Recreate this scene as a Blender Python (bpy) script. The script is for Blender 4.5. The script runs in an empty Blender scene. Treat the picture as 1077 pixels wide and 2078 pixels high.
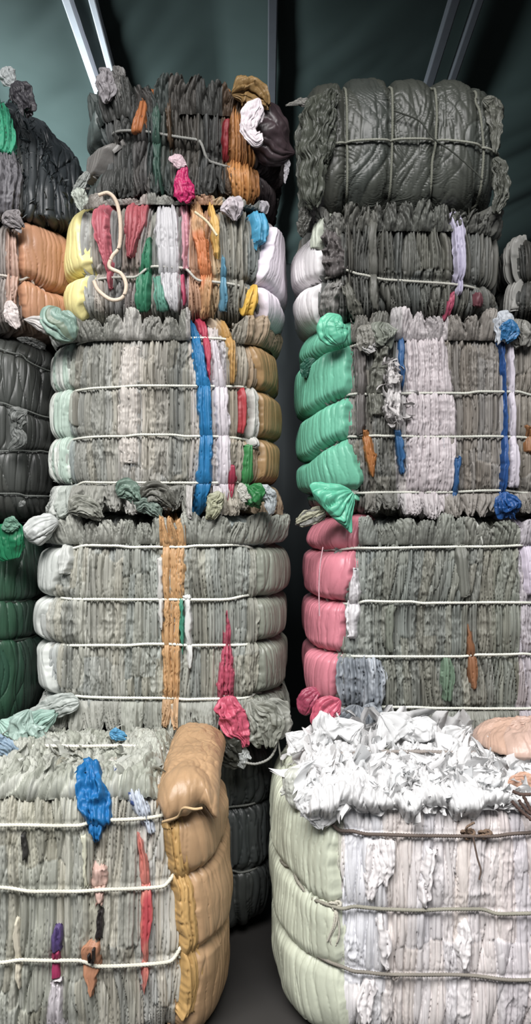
import bpy, math, random
import numpy as np

# ------------------------------------------------------------------ camera, light, exposure
scene = bpy.context.scene
FPX, HORIZON, CAMZ = 1800.0, 1039.0, 2.02          # focal length in pixels, horizon row, eye height (m)
cam_data = bpy.data.cameras.new('camera')
cam = bpy.data.objects.new('camera', cam_data)
scene.collection.objects.link(cam)
cam.location = (0, 0, CAMZ)
cam.rotation_euler = (math.pi / 2, 0, 0)
cam_data.sensor_fit = 'VERTICAL'
cam_data.sensor_height = 24.0
cam_data.lens = FPX / 2078.0 * 24.0
cam_data.clip_end = 100
scene.camera = cam

scene.view_settings.view_transform = 'Standard'
scene.view_settings.look = 'None'
scene.view_settings.gamma = 1.0
scene.view_settings.use_curve_mapping = False
scene.view_settings.exposure = 0.0

world = bpy.data.worlds.new('daylight')
scene.world = world
world.use_nodes = True
wb = world.node_tree.nodes['Background']
wb.inputs[0].default_value = (0.80, 0.90, 1.0, 1)
wb.inputs[1].default_value = 0.12

def area_light(name, loc, target, sx, sy, power, col, spread=180):
    d = bpy.data.lights.new(name, 'AREA')
    d.shape = 'RECTANGLE'; d.size = sx; d.size_y = sy
    d.energy = power; d.color = col; d.spread = math.radians(spread)
    o = bpy.data.objects.new(name, d)
    scene.collection.objects.link(o)
    o.location = loc
    v = np.array(target, float) - np.array(loc, float)
    from mathutils import Vector
    o.rotation_euler = Vector(v).to_track_quat('-Z', 'Y').to_euler()
    return o

# daylight of the shed's open front (high sky over the yard); added lamp at the left brightens the roof tarpaulin there
area_light('daylight_open_front', (-1.2, -2.4, 8.2), (0.0, 3.6, 0.8), 7.0, 4.0, 1950, (1.0, 0.98, 0.97))
area_light('added_left_light', (-4.6, 5.6, 3.2), (-2.6, 7.4, 4.6), 1.6, 1.2, 400, (0.80, 0.95, 1.0), 95)

# ------------------------------------------------------------------ numpy noise
def hsh(ix, iy, seed):
    n = (ix.astype(np.int64) * 374761393 + iy.astype(np.int64) * 668265263 + int(seed) * 1274126177) & 0xffffffff
    n = ((n ^ (n >> 13)) * 1103515245 + 12345) & 0xffffffff
    n = ((n ^ (n >> 15)) * 2246822519) & 0xffffffff
    return ((n ^ (n >> 16)) & 0xffffff) / float(0xffffff)

def vn(x, y, seed):                                   # value noise 0..1
    x, y = np.broadcast_arrays(np.asarray(x, float), np.asarray(y, float))
    ix = np.floor(x); iy = np.floor(y)
    fx = x - ix; fy = y - iy
    fx = fx * fx * fx * (fx * (fx * 6 - 15) + 10); fy = fy * fy * fy * (fy * (fy * 6 - 15) + 10)
    ix = ix.astype(np.int64); iy = iy.astype(np.int64)
    a = hsh(ix, iy, seed); b = hsh(ix + 1, iy, seed)
    c = hsh(ix, iy + 1, seed); d = hsh(ix + 1, iy + 1, seed)
    return (a + (b - a) * fx) * (1 - fy) + (c + (d - c) * fx) * fy

def n1(k, y, seed):                                   # smooth in y only, one value per integer k
    iy = np.floor(y); fy = y - iy
    fy = fy * fy * (3 - 2 * fy)
    iy = iy.astype(np.int64); k = k.astype(np.int64)
    a = hsh(k, iy, seed)
    return a + (hsh(k, iy + 1, seed) - a) * fy

def fbm(x, y, seed, octv=3):
    s = 0; a = 0.5; t = 0
    for i in range(octv):
        s = s + a * vn(x * 2 ** i + i * 7.3, y * 2 ** i - i * 3.1, seed + i); t += a; a *= 0.5
    return s / t

def ridge(x, y, seed, octv=3):
    s = 0; a = 0.5; t = 0
    for i in range(octv):
        s = s + a * (1 - np.abs(2 * vn(x * 2.1 ** i + i * 5.3, y * 2.1 ** i + i * 1.7, seed + i) - 1)); t += a; a *= 0.5
    return s / t

def sst(a, b, x):
    t = np.clip((x - a) / (b - a), 0, 1)
    return t * t * (3 - 2 * t)

def folds(u, v, wl, seed, wander=0.5, vl=0.35, seg=0.0, power=2.4):
    """Edges of sheets pressed side by side: rounded vertical folds of uneven width with tight creases.
    Returns height 0..1, the fold's id and a random depth per fold."""
    w = u / wl + wander * 3.0 * (fbm(u / (7 * wl), v / vl, seed, 2) - 0.5) + wander * 0.45 * (fbm(u / (2.0 * wl), v / (0.4 * vl), seed + 5, 2) - 0.5)
    if seg > 0:
        big = np.floor(w / 5.0)
        sv = v / seg + n1(big, v * 0, seed + 31) * 0.6 + 0.10 * vn(u / (wl * 1.5), v * 0, seed + 33)
        sk = np.floor(sv); sf = sv - sk
        edge = np.minimum(sf, 1 - sf) * seg
        mix = sk * 977
    else:
        edge = None; mix = 0
    k = np.floor(w)
    F1 = np.full(w.shape, 9.0); F2 = np.full(w.shape, 9.0); ID = np.zeros(w.shape)
    for dk in (-1, 0, 1):
        kk = k + dk
        p = kk + 0.5 + 0.85 * (n1(kk + mix, v / (vl * 0.6), seed + 1) - 0.5)
        d = np.abs(w - p)
        near = d < F1
        F2 = np.where(near, F1, np.minimum(F2, d))
        ID = np.where(near, kk, ID); F1 = np.where(near, d, F1)
    q = np.clip(F2 - F1, 0, 1)
    h = 1 - (1 - q) ** power
    h = h - 0.95 * np.exp(-q / 0.09) * (hsh((ID + 333).astype(np.int64), ID.astype(np.int64) * 0 + 1, seed + 8) > 0.35)
    dep = n1(ID + mix, v / vl, seed + 2)
    h = np.where(h > 0, h * (0.3 + 0.7 * dep), h)
    if edge is not None:
        h = h * (0.7 + 0.3 * sst(0.0, 0.010, edge))
    return h, ID + mix, dep

# ------------------------------------------------------------------ materials
def lin(hx, sat=0.86):
    hx = hx.lstrip('#')
    c = np.array([int(hx[i:i + 2], 16) for i in (0, 2, 4)]) / 255.0
    g = c @ np.array([0.3, 0.59, 0.11]); c = g + (c - g) * sat
    return np.where(c <= 0.04045, c / 12.92, ((c + 0.055) / 1.055) ** 2.4)

def film_material(name, rough=0.5, bump=0.35, stretch=(140, 140, 14), spec=0.4, sheen=0.0, trans=0.0, attr=True, col=None, mott=0.12):
    m = bpy.data.materials.new(name); m.use_nodes = True
    nt = m.node_tree; b = nt.nodes['Principled BSDF']
    b.inputs['Roughness'].default_value = rough
    b.inputs['Specular IOR Level'].default_value = spec
    tc = nt.nodes.new('ShaderNodeTexCoord')
    mp = nt.nodes.new('ShaderNodeMapping'); mp.inputs['Scale'].default_value = stretch
    nt.links.new(tc.outputs['Object'], mp.inputs['Vector'])
    nz = nt.nodes.new('ShaderNodeTexNoise'); nz.inputs['Scale'].default_value = 1.0; nz.inputs['Detail'].default_value = 3
    nz.inputs['Distortion'].default_value = 0.8
    nt.links.new(mp.outputs[0], nz.inputs['Vector'])
    bp = nt.nodes.new('ShaderNodeBump'); bp.inputs['Strength'].default_value = bump; bp.inputs['Distance'].default_value = 0.006
    nt.links.new(nz.outputs['Fac'], bp.inputs['Height']); nt.links.new(bp.outputs[0], b.inputs['Normal'])
    n2 = nt.nodes.new('ShaderNodeTexNoise'); n2.inputs['Scale'].default_value = 14; n2.inputs['Detail'].default_value = 4
    nt.links.new(tc.outputs['Object'], n2.inputs['Vector'])
    mr = nt.nodes.new('ShaderNodeMapRange'); mr.inputs[1].default_value = 0.25; mr.inputs[2].default_value = 0.75
    mr.inputs[3].default_value = 1 - mott; mr.inputs[4].default_value = 1 + mott
    nt.links.new(n2.outputs['Fac'], mr.inputs[0])
    mx = nt.nodes.new('ShaderNodeVectorMath'); mx.operation = 'SCALE'
    if attr:
        at = nt.nodes.new('ShaderNodeAttribute'); at.attribute_name = 'dye'
        nt.links.new(at.outputs['Color'], mx.inputs[0])
    else:
        mx.inputs[0].default_value = tuple(lin(col))
    nt.links.new(mr.outputs[0], mx.inputs['Scale'])
    nt.links.new(mx.outputs[0], b.inputs['Base Color'])
    if trans > 0:
        out = nt.nodes['Material Output']
        tr = nt.nodes.new('ShaderNodeBsdfTranslucent'); ms = nt.nodes.new('ShaderNodeMixShader')
        ms.inputs[0].default_value = trans
        nt.links.new(mx.outputs[0], tr.inputs['Color'])
        nt.links.new(b.outputs[0], ms.inputs[1]); nt.links.new(tr.outputs[0], ms.inputs[2])
        nt.links.new(ms.outputs[0], out.inputs['Surface'])
    return m

M_FILM = film_material('pressed_film', rough=0.55)
M_SMOOTH = film_material('stretched_film', rough=0.42, bump=0.22, stretch=(60, 60, 7), spec=0.45, mott=0.08)
M_SHEET = film_material('coloured_sheet', rough=0.5, bump=0.3, mott=0.08)
M_RAG = film_material('loose_film', rough=0.45, bump=0.3, stretch=(60, 60, 60), trans=0.12, mott=0.1)
M_THIN = film_material('thin_white_film', rough=0.4, bump=0.1, stretch=(50, 50, 50), trans=0.22, mott=0.04)
M_ROPE = film_material('twisted_rope', rough=0.8, bump=0.5, stretch=(300, 300, 300), spec=0.2, mott=0.15)

# ------------------------------------------------------------------ mesh helpers
def link_mesh(name, V, F, mat, parent=None, dye=None, smooth=True):
    V = np.asarray(V, np.float32)
    if parent is not None:
        p = parent
        while p is not None:
            V = V - np.array(p.location, np.float32); p = p.parent
    F = np.asarray(F, np.int32)
    me = bpy.data.meshes.new(name)
    me.vertices.add(len(V)); me.vertices.foreach_set('co', V.ravel())
    k = F.shape[1]
    me.loops.add(F.size); me.loops.foreach_set('vertex_index', F.ravel())
    me.polygons.add(len(F))
    me.polygons.foreach_set('loop_start', np.arange(0, F.size, k, dtype=np.int32))
    me.polygons.foreach_set('loop_total', np.full(len(F), k, np.int32))
    me.polygons.foreach_set('use_smooth', np.full(len(F), smooth, bool))
    if dye is not None:
        c = np.ones((len(V), 4), np.float32); c[:, :3] = np.clip(dye, 0, 0.92)
        a = me.color_attributes.new('dye', 'FLOAT_COLOR', 'POINT')
        a.data.foreach_set('color', c.ravel())
    me.update(calc_edges=True)
    me.materials.append(mat)
    o = bpy.data.objects.new(name, me)
    scene.collection.objects.link(o)
    if parent is not None:
        o.parent = parent
    return o

def grid_faces(nu, nv, wrap=False):
    i = np.arange(nu if wrap else nu - 1); j = np.arange(nv - 1)
    I, J = np.meshgrid(i, j, indexing='ij'); I2 = (I + 1) % nu
    return np.stack([I * nv + J, I2 * nv + J, I2 * nv + J + 1, I * nv + J + 1], -1).reshape(-1, 4)

def grid_normals(P, wrap=False):
    if wrap:
        du = np.roll(P, -1, 0) - np.roll(P, 1, 0)
    else:
        du = np.gradient(P, axis=0)
    dv = np.gradient(P, axis=1)
    n = np.cross(du, dv)
    return n / np.maximum(np.linalg.norm(n, axis=-1, keepdims=True), 1e-9)

def px2w(px, py, D):
    return np.array([(px - 538.5) / FPX * D, D, CAMZ - (py - HORIZON) / FPX * D])

def thing(name, label, cat, loc, group=None):
    o = bpy.data.objects.new(name, None); scene.collection.objects.link(o)
    o.location = loc; o.empty_display_size = 0.1
    o['label'] = label; o['category'] = cat
    if group: o['group'] = group
    bpy.context.view_layer.update()
    return o

def tube(pts, r, seg=8, twist=0.0, strands=3):
    """Round tube along a polyline; twist>0 (turns per metre) lays rope strands into its surface."""
    pts = np.asarray(pts, float)
    t = np.gradient(pts, axis=0); t /= np.maximum(np.linalg.norm(t, axis=1, keepdims=True), 1e-9)
    up = np.where(np.abs(t[:, 2:3]) > 0.9, np.array([[1.0, 0, 0]]), np.array([[0, 0, 1.0]]))
    a = np.cross(t, up); a /= np.linalg.norm(a, axis=1, keepdims=True); b = np.cross(t, a)
    s = np.concatenate([[0], np.cumsum(np.linalg.norm(np.diff(pts, axis=0), axis=1))])
    th = np.linspace(0, 2 * math.pi, seg, endpoint=False)
    rr = r * (1 + (0.22 * np.cos(strands * (th[None, :] - twist * 2 * math.pi * s[:, None])) if twist else 0 * s[:, None] + 0 * th[None, :]))
    P = pts[:, None, :] + rr[..., None] * (np.cos(th)[None, :, None] * a[:, None, :] + np.sin(th)[None, :, None] * b[:, None, :])
    n = len(pts)
    I, J = np.meshgrid(np.arange(n - 1), np.arange(seg), indexing='ij'); J2 = (J + 1) % seg
    F = np.stack([I * seg + J, I * seg + J2, (I + 1) * seg + J2, (I + 1) * seg + J], -1).reshape(-1, 4)
    return P.reshape(-1, 3), F

def smooth_path(pts, n):
    """Catmull-Rom through the points, n samples."""
    P = np.asarray(pts, float)
    if len(P) == 2:
        t = np.linspace(0, 1, n)[:, None]; return P[0] * (1 - t) + P[1] * t
    Q = np.vstack([2 * P[0] - P[1], P, 2 * P[-1] - P[-2]])
    m = len(P) - 1
    u = np.linspace(0, m - 1e-6, n); i = np.floor(u).astype(int); t = (u - i)[:, None]
    p0, p1, p2, p3 = Q[i], Q[i + 1], Q[i + 2], Q[i + 3]
    return 0.5 * (2 * p1 + (p2 - p0) * t + (2 * p0 - 5 * p1 + 4 * p2 - p3) * t ** 2 + (3 * p1 - p0 - 3 * p2 + p3) * t ** 3)

END = 99999                                            # stands for "round the end of the bale"

class Bale:
    """A tied bale: rounded box pinched where its ropes run. S runs round the bale (0 = middle of the front,
    plus = towards the viewer's right), q runs from the middle of the underside over the front to the middle of the top."""
    def __init__(self, label, box, D, depth=0.95, nL=5, nR=5, mt=7, mb=7, ropes=(), gain=1.0, seed=1, pin=0.007, pin_end=0.040,
                 axis='z', split=0.5, lump=0.02, name='bale', cat='bale', group='bales of scrap sheeting in the stacks', label_extra=None):
        x0, x1, y0, y1 = box
        self.D, self.seed, self.gain, self.axis = D, seed, gain, axis
        X0 = (x0 - 538.5) / FPX * D; X1 = (x1 - 538.5) / FPX * D
        Z1 = CAMZ - (y0 - HORIZON) / FPX * D; Z0 = CAMZ - (y1 - HORIZON) / FPX * D
        Z0 = max(Z0, 0.0)
        self.c = np.array([(X0 + X1) / 2, D + depth / 2, (Z0 + Z1) / 2])
        wx, wz = (X1 - X0), (Z1 - Z0)
        if axis == 'x': wx, wz = wz, wx
        self.a, self.b = wx / 2, depth / 2
        self.hb, self.ht = wz * split, wz * (1 - split)
        self.zs = -wz / 2 + self.hb
        self.lump = lump
        self.mt = mt
        # plan curve
        ph = np.linspace(-1.5 * math.pi, 0.5 * math.pi, 6001)       # back -> left -> front(-pi/2) -> right -> back
        cx, sy = np.cos(ph), np.sin(ph)
        n = np.where(cx < 0, nL, nR)
        X = np.sign(cx) * np.abs(cx) ** (2 / n) * self.a; Y = np.sign(sy) * np.abs(sy) ** (2 / n) * self.b
        L = np.concatenate([[0], np.cumsum(np.hypot(np.diff(X), np.diff(Y)))])
        i0 = np.argmin(np.abs(ph + math.pi / 2))
        self.S_t, self.X_t, self.Y_t = L - L[i0], X, Y
        self.Smin, self.Smax = self.S_t[0], self.S_t[-1]
        # profile curve
        th = np.linspace(-math.pi / 2, math.pi / 2, 3001)
        m = np.where(th < 0, mb, mt); h = np.where(th < 0, self.hb, self.ht)
        R = np.abs(np.cos(th)) ** (2 / m); Z = np.sign(th) * np.abs(np.sin(th)) ** (2 / m) * h + self.zs
        L = np.concatenate([[0], np.cumsum(np.hypot(np.diff(R) * self.b, np.diff(Z)))])
        self.q_t, self.R_t, self.Z_t = L - L[1500], R, Z
        self.qmin, self.qmax = self.q_t[0], self.q_t[-1]
        self.pin, self.pin_end = pin, pin_end
        self.ropes = []
        self._tables()
        for r in ropes:
            self.ropes.append(self._rope_curve(r))
        base = (self.c[0], self.c[1], Z0)
        self.root = thing(name, label, cat, base, group)

    def plan(self, S):
        return np.interp(S, self.S_t, self.X_t), np.interp(S, self.S_t, self.Y_t)

    def to_world(self, P):
        if self.axis == 'x':
            P = np.stack([P[..., 2], P[..., 1], -P[..., 0]], -1)
        return P + self.c

    def _raw(self, S, q):
        x, y = self.plan(S)
        R = np.interp(q, self.q_t, self.R_t); Z = np.interp(q, self.q_t, self.Z_t)
        return self.to_world(np.stack([x * R, y * R, Z], -1))

    def _tables(self):
        S = np.linspace(self.Smin * 0.75, self.Smax * 0.75, 1200); P = self._raw(S, S * 0)
        q = np.linspace(self.qmin, self.qmax, 1200); Q = self._raw(q * 0, q)
        def mono(p, s, val, up):
            """Invert the projection p(s) on the stretch round the middle on which it grows."""
            i = j = len(s) // 2
            while i > 0 and (p[i - 1] < p[i]) == up and p[i - 1] != p[i]: i -= 1
            while j < len(s) - 1 and (p[j + 1] > p[j]) == up and p[j + 1] != p[j]: j += 1
            a, b = s[i:j + 1], p[i:j + 1]
            if not up: a, b = a[::-1], b[::-1]
            return b, a
        pxs = lambda P: 538.5 + FPX * P[:, 0] / P[:, 1]
        pys = lambda P: HORIZON - FPX * (P[:, 2] - CAMZ) / P[:, 1]
        if self.axis == 'z':
            self.tabS = mono(pxs(P), S, None, True); self.tabq = mono(pys(Q), q, None, False)
        else:
            self.tabS = mono(pys(P), S, None, True); self.tabq = mono(pxs(Q), q, None, True)

    def S_of(self, v):
        v = np.asarray(v, float)
        r = np.interp(v, *self.tabS)
        r = np.where(v >= END, self.Smax * 0.62, r)
        return np.where(v <= -END, self.Smin * 0.62, r)

    def q_of(self, v):
        v = np.asarray(v, float)
        r = np.interp(v, *self.tabq)
        e = self.axis == 'z'
        r = np.where(v >= END, self.qmin * 0.8 if e else self.qmax * 0.8, r)
        return np.where(v <= -END, self.qmax * 0.8 if e else self.qmin * 0.8, r)

    def _rope_curve(self, r):
        """r: a pixel row (or column for a bale lying along x), or [(px, py), ...] along the rope."""
        if not isinstance(r, (list, tuple)):
            q = float(self.q_of(r)); return np.array([self.Smin, self.Smax]), np.array([q, q])
        pts = sorted(r)
        if self.axis == 'z':
            s = [float(self.S_of(p)) for p, _ in pts]; q = [float(self.q_of(v)) for _, v in pts]
        else:
            pts = sorted(r, key=lambda t: t[1])
            s = [float(self.S_of(v)) for _, v in pts]; q = [float(self.q_of(p)) for p, _ in pts]
        return np.array([self.Smin] + s + [self.Smax]), np.array([q[0]] + q + [q[-1]])

    def surf(self, S, q, lump=True):
        x, y = self.plan(S)
        R = np.interp(q, self.q_t, self.R_t); Z = np.interp(q, self.q_t, self.Z_t)
        nx = np.sign(x) * np.abs(x / self.a) ** 5; ny = np.sign(y) * np.abs(y / self.b) ** 5
        nl = np.maximum(np.hypot(nx, ny), 1e-6); nx /= nl; ny /= nl
        endness = np.clip(np.abs(nx) * 1.5, 0, 1)
        I = 0
        for (sr, qr) in self.ropes:
            d = np.abs(q - np.interp(S, sr, qr))
            I = I + np.exp(-d / 0.024) + 0.3 * np.exp(-(d / 0.010) ** 2)
        I = I * (self.pin + (self.pin_end - self.pin) * endness)
        if lump:
            I = I - self.lump * 2 * (fbm(S / 0.22, q / 0.22, self.seed + 77, 2) - 0.5)
        x = x - nx * I; y = y - ny * I
        Z = Z + 0 * x
        if lump:
            Z = Z + (1 - R ** 4) * np.sign(Z) * self.lump * 2.2 * (fbm(x / 0.12, y / 0.12, self.seed + 78, 3) - 0.5)
        return self.to_world(np.stack([x * R, y * R, Z], -1))

    def rope_dist(self, S, q):
        d = np.full(np.broadcast(S, q).shape, 9.0)
        for (sr, qr) in self.ropes:
            d = np.minimum(d, np.abs(q - np.interp(S, sr, qr)))
        return d

    def flat(self, S, q):
        """In-surface coordinates for the folds (metres); on the caps the sheet ends keep their own spacing."""
        R = np.interp(q, self.q_t, self.R_t)
        if self.axis == 'x':
            return q + 0 * S, S * np.maximum(R, 0.15)
        return S * np.maximum(R, 0.15), q

    # ---- the pressed body
    def body(self, cols, name='sheet_stack', wl=0.017, amp=0.016, coarse=0.07, camp=0.012, crum=0.5, camp2=0.010, seg=0.42, jit=0.22, du=0.0024, dv=0.005, mat=None, vis_top=False, wander=0.5, radial=0.0):
        hs = self.Smax
        vis = self.a + 0.30
        nf = int(2 * vis / du); nb = int(2 * (hs - vis) / 0.03)
        S = np.concatenate([np.linspace(-vis, vis, nf), np.linspace(vis, 2 * hs - vis, nb + 2)[1:-1]])
        S = np.where(S > hs, S - 2 * hs, S)
        order = np.argsort(S); S = S[order]
        Rt = np.interp
        # rows: fine over the wall and a strip of each cap
        w = np.where(self.R_t > 0.8, 1 / dv, np.where(self.q_t > 0, (1 / 0.007 if vis_top else 1 / 0.03), 1 / 0.06))
        cum = np.concatenate([[0], np.cumsum((w[1:] + w[:-1]) / 2 * np.diff(self.q_t))])
        nq = int(cum[-1]); q = np.interp(np.linspace(0, cum[-1], nq), cum, self.q_t)
        SS, QQ = np.meshgrid(S, q, indexing='ij')
        P = self.surf(SS, QQ)
        N = grid_normals(P, True)
        u, v = self.flat(SS, QQ)
        sd = self.seed * 101
        hc, idc, dc = folds(u, v, coarse, sd, 0.5, 0.5, power=3.0)
        hf, idf, df = folds(u, v, wl, sd + 11, wander * 1.3, 0.34, seg=seg)
        hm, idm, dm = folds(u, v, wl * 2.3, sd + 17, wander * 1.4, 0.5, seg=seg * 1.3)
        rd = self.rope_dist(SS, QQ)
        att = 0.8 + 0.2 * sst(0.0, 0.03, rd)
        mask = sst(0.50, 0.68, vn(u / 0.10, v / 0.16, sd + 23)) * crum
        cr = ridge(u / 0.026 + 1.5 * fbm(u / 0.05, v / 0.05, sd + 30, 2), v / 0.065, sd + 29, 3)
        H = camp * (hc - 0.5) + camp2 * 1.2 * (dc - 0.5) + amp * 1.15 * (0.85 * hf + 1.05 * hm - 0.9) * (1 - 0.45 * mask) + mask * 0.034 * (cr - 0.55)
        H = H + 0.008 * (vn(u / 0.011, v / 0.09, sd + 37) - 0.5) * 0.5
        if radial > 0:
            w1 = vn(u / 0.12, v / 0.12, sd + 44)
            fan = folds(u + (0.9 * (w1 - 0.5) * 2) * v, v, 0.026, sd + 43, 0.4, 0.6, power=1.5)[0]
            H = H + radial * (fan - 0.4) * (np.exp(-rd / 0.05) + 0.35 * sst(0.62, 0.8, vn(u / 0.14, v / 0.18, sd + 45)))
        H = H * att
        R = np.interp(QQ, self.q_t, self.R_t)
        H = H * sst(0.05, 0.5, R) + (1 - sst(0.3, 0.9, R)) * 0.03 * (ridge(P[..., 0] / 0.06, P[..., 1] / 0.06, sd + 41) - 0.5)
        P = P + N * H[..., None]
        # dye of each sheet, looked up by the warped position along the bale
        if self.axis == 'z':
            Sw = SS + 0.030 * (fbm(SS / 0.05, QQ / 0.3, sd + 51, 2) - 0.5)
        else:
            Sw = QQ
        starts = np.array([self.S_of(c[0]) if self.axis == 'z' else self.q_of(c[0]) for c in cols])
        ramp = np.array([lin(c[1], 0.62) for c in cols])
        self.cols = (starts, ramp)
        idx = np.clip(np.searchsorted(starts, Sw, side='right') - 1, 0, len(cols) - 1)
        dye = ramp[idx]
        j1 = hsh((idc + 5000).astype(np.int64), idc.astype(np.int64) * 0 + 3, sd + 61) - 0.5
        j2 = hsh((idm + 9000).astype(np.int64), idm.astype(np.int64) * 0 + 5, sd + 62) - 0.5
        j3 = hsh((idf + 19000).astype(np.int64), idf.astype(np.int64) * 0 + 5, sd + 64) - 0.5
        tint = hsh((idm + 7000).astype(np.int64), idm.astype(np.int64) * 0 + 9, sd + 63) - 0.5
        g = self.gain * (1 + jit * (1.0 * j1 + 1.3 * j2 + 0.9 * j3))
        dye = dye * g[..., None]
        dye = dye * (1 + 0.10 * tint[..., None] * np.array([1.0, 0.2, -0.9]))
        return link_mesh(name, P.reshape(-1, 3), grid_faces(len(S), nq, True), mat or M_FILM, self.root, dye.reshape(-1, 3))

    # ---- one sheet (or bundle of sheets) lying over the body
    def patch(self, name, rows, col, off=0.012, wl=0.02, amp=0.010, label=None, mat=None, jag=0.007, crum=0.0, seed=0, edge=0.014, gain=None, du=0.0035, dv=0.0045, radial=0.0, wander=0.5, jit=0.10, col2=None, bulge=0.0, keep=None):
        if keep is None: keep = 0.12 if mat is M_SMOOTH else 0.8
        """rows: [(py, px_left, px_right), ...] for a standing bale."""
        if mat is None or mat is M_SHEET: off, wl, amp = off * 0.75, wl * 0.75, amp * 1.35
        rows = sorted(rows)
        py = [r[0] for r in rows]
        q = np.array([float(self.q_of(p)) for p in py])
        sl = np.array([float(self.S_of(r[1])) for r in rows]); sr = np.array([float(self.S_of(r[2])) for r in rows])
        o = np.argsort(q); q, sl, sr = q[o], sl[o], sr[o]
        q = q + np.arange(len(q)) * 1e-6
        qq = np.arange(q[0], q[-1] + dv, dv); qq = np.minimum(qq, q[-1])
        if len(qq) < 4: qq = np.linspace(q[0], q[-1], 4)
        k = max(3, int(0.03 / dv) | 1)
        def sm(y):
            z = np.interp(qq, q, y); zp = np.pad(z, k // 2, mode='edge'); return np.convolve(zp, np.ones(k) / k, 'valid')
        L, Rr = sm(sl), sm(sr)
        wid = np.max(Rr - L)
        edge = min(edge, 0.16 * wid)
        if wid < 0.09 and mat is None: off = off + 0.008
        nu = max(8, int(min(wid, 1.2) / du))
        w = np.linspace(0, 1, nu)
        sd = self.seed * 101 + 1009 + seed * 37
        SSl = L[None, :] + jag * 2 * (fbm(qq / 0.03, qq * 0 + 3.3, sd, 2) - 0.5)[None, :]
        SSr = Rr[None, :] + jag * 2 * (fbm(qq / 0.03, qq * 0 + 8.3, sd + 1, 2) - 0.5)[None, :]
        W = w[:, None] + 0 * qq[None, :]
        SS = SSl + (SSr - SSl) * W; QQ = qq[None, :] + 0 * SS
        tt = (QQ - q[0]) / max(q[-1] - q[0], 1e-6)
        QQ = QQ + jag * 6 * (vn(SS / 0.02, 0 * SS, sd + 2) - 0.5) * ((tt < 0.03) | (tt > 0.97))
        P = self.surf(SS, QQ); N = grid_normals(P)
        u, v = self.flat(SS, QQ)
        cw = np.maximum(SSr - SSl, 0.004)
        uu = (W - 0.5) * np.median(cw) * 0.6 + u * 0.4               # folds follow the sheet where it narrows
        hf, idf, df = folds(uu, v, wl, sd + 3, wander, 0.3)
        h2, id2, d2 = folds(uu, v, wl * 2.6, sd + 4, wander, 0.5)
        rd = self.rope_dist(SS, QQ)
        att = 0.7 + 0.3 * sst(0.0, 0.04, rd)
        H = amp * (0.35 if mat is M_SMOOTH else 1.0) * (0.8 * hf + 1.0 * h2 - 0.6) * att
        if crum > 0:
            H = H + crum * (ridge(u / 0.045, v / 0.05, sd + 5, 3) - 0.5) * att
        if radial > 0:                                                # stretch wrinkles fanning out from the ropes
            fan = folds(uu + 0.10 * rd * (hsh(np.floor(v / 0.25), np.floor(v / 0.25) * 0, sd + 6) - 0.3), v, 0.030, sd + 7, 0.35, 0.5, power=1.6)[0]
            H = H + radial * 0.75 * (fan - 0.4) * np.exp(-rd / 0.05) * sst(0.0, 0.018, rd) * sst(0.3, 0.65, vn(u / 0.07, v / 0.2, sd + 15))
        ed = np.minimum(W, 1 - W) * cw
        H = H + off * (keep + (1 - keep) * sst(0.0, 0.05, rd)) + bulge * np.sin(math.pi * W) - (off + 0.012) * (1 - sst(0, edge, ed))
        te = np.minimum(QQ - q[0], q[-1] - QQ)
        H = H - (off + 0.012) * (1 - sst(0, edge, te))
        P = P + N * H[..., None]
        j2 = hsh((id2 + 9000).astype(np.int64), id2.astype(np.int64) * 0 + 5, sd + 62) - 0.5
        c = lin(col)
        dye = np.broadcast_to(c, P.shape) * 1.0
        if col2:
            t = sst(0.42, 0.58, vn(u / 0.03, v / 0.2, sd + 70))[..., None]
            dye = dye * (1 - t) + lin(col2) * t
        dye = dye * ((self.gain if gain is None else gain) * (1 + jit * 2 * j2))[..., None]
        o = link_mesh(name, P.reshape(-1, 3), grid_faces(*SS.shape), mat or M_SHEET, self.root, dye.reshape(-1, 3))
        if label: o['label'] = label
        return o

    # ---- gathered, folded-over ends of the sheets along a rim of the bale
    def ruffle(self, name, px0, px1, pyb, pyt, off=0.035, lobe=0.085, wl=0.014, amp=0.014, seed=0, col=None, jit=0.16, gain=None, uneven=0.030, label=None, skip=0.0, crum=0.012):
        sd = self.seed * 151 + 7001 + seed * 41
        s0, s1 = float(self.S_of(px0)), float(self.S_of(px1))
        S = np.arange(s0, s1, 0.0026); t = np.linspace(0, 1, 46)
        SS, T = np.meshgrid(S, t, indexing='ij')
        x, y = self.plan(SS)
        nx = np.sign(x) * np.abs(x / self.a) ** 4; ny = np.sign(y) * np.abs(y / self.b) ** 4
        nl = np.maximum(np.hypot(nx, ny), 1e-6); nx /= nl; ny /= nl
        zb = CAMZ - (pyb - HORIZON) / FPX * self.D; zt = CAMZ - (pyt - HORIZON) / FPX * self.D
        ln = abs(zt - zb)
        Sw = SS + 0.035 * (vn(SS / 0.07, T * 1.5, sd + 1) - 0.5)
        hL, idL, dL = folds(Sw, T * 0.2, lobe, sd, 0.5, 1.0, power=1.8)
        hL = np.clip(hL, 0, 1) / np.maximum(0.3 + 0.7 * dL, 0.3)
        r1 = hsh((idL + 500).astype(np.int64), idL.astype(np.int64) * 0, sd + 2)
        hp, idp, dp = folds(Sw + 0.010 * np.sin(T * 3 + idL), T * ln, wl, sd + 3, 0.8, max(ln * 0.8, 0.05))
        hq, idq, dq = folds(Sw, T * ln, wl * 2.2, sd + 4, 0.8, max(ln, 0.08))
        up = np.sin(0.5 * math.pi * np.clip(T / 0.72, 0, 1))
        over = np.clip((T - 0.72) / 0.28, 0, 1)
        body_ = np.sin(math.pi * np.clip(T / 0.95, 0, 1) ** 0.8) ** 0.7
        o = -0.012 + off * (0.35 + 0.65 * hL) * (0.6 + 0.8 * r1) * np.clip(body_, 0, 1) - 0.07 * over ** 1.3
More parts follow.
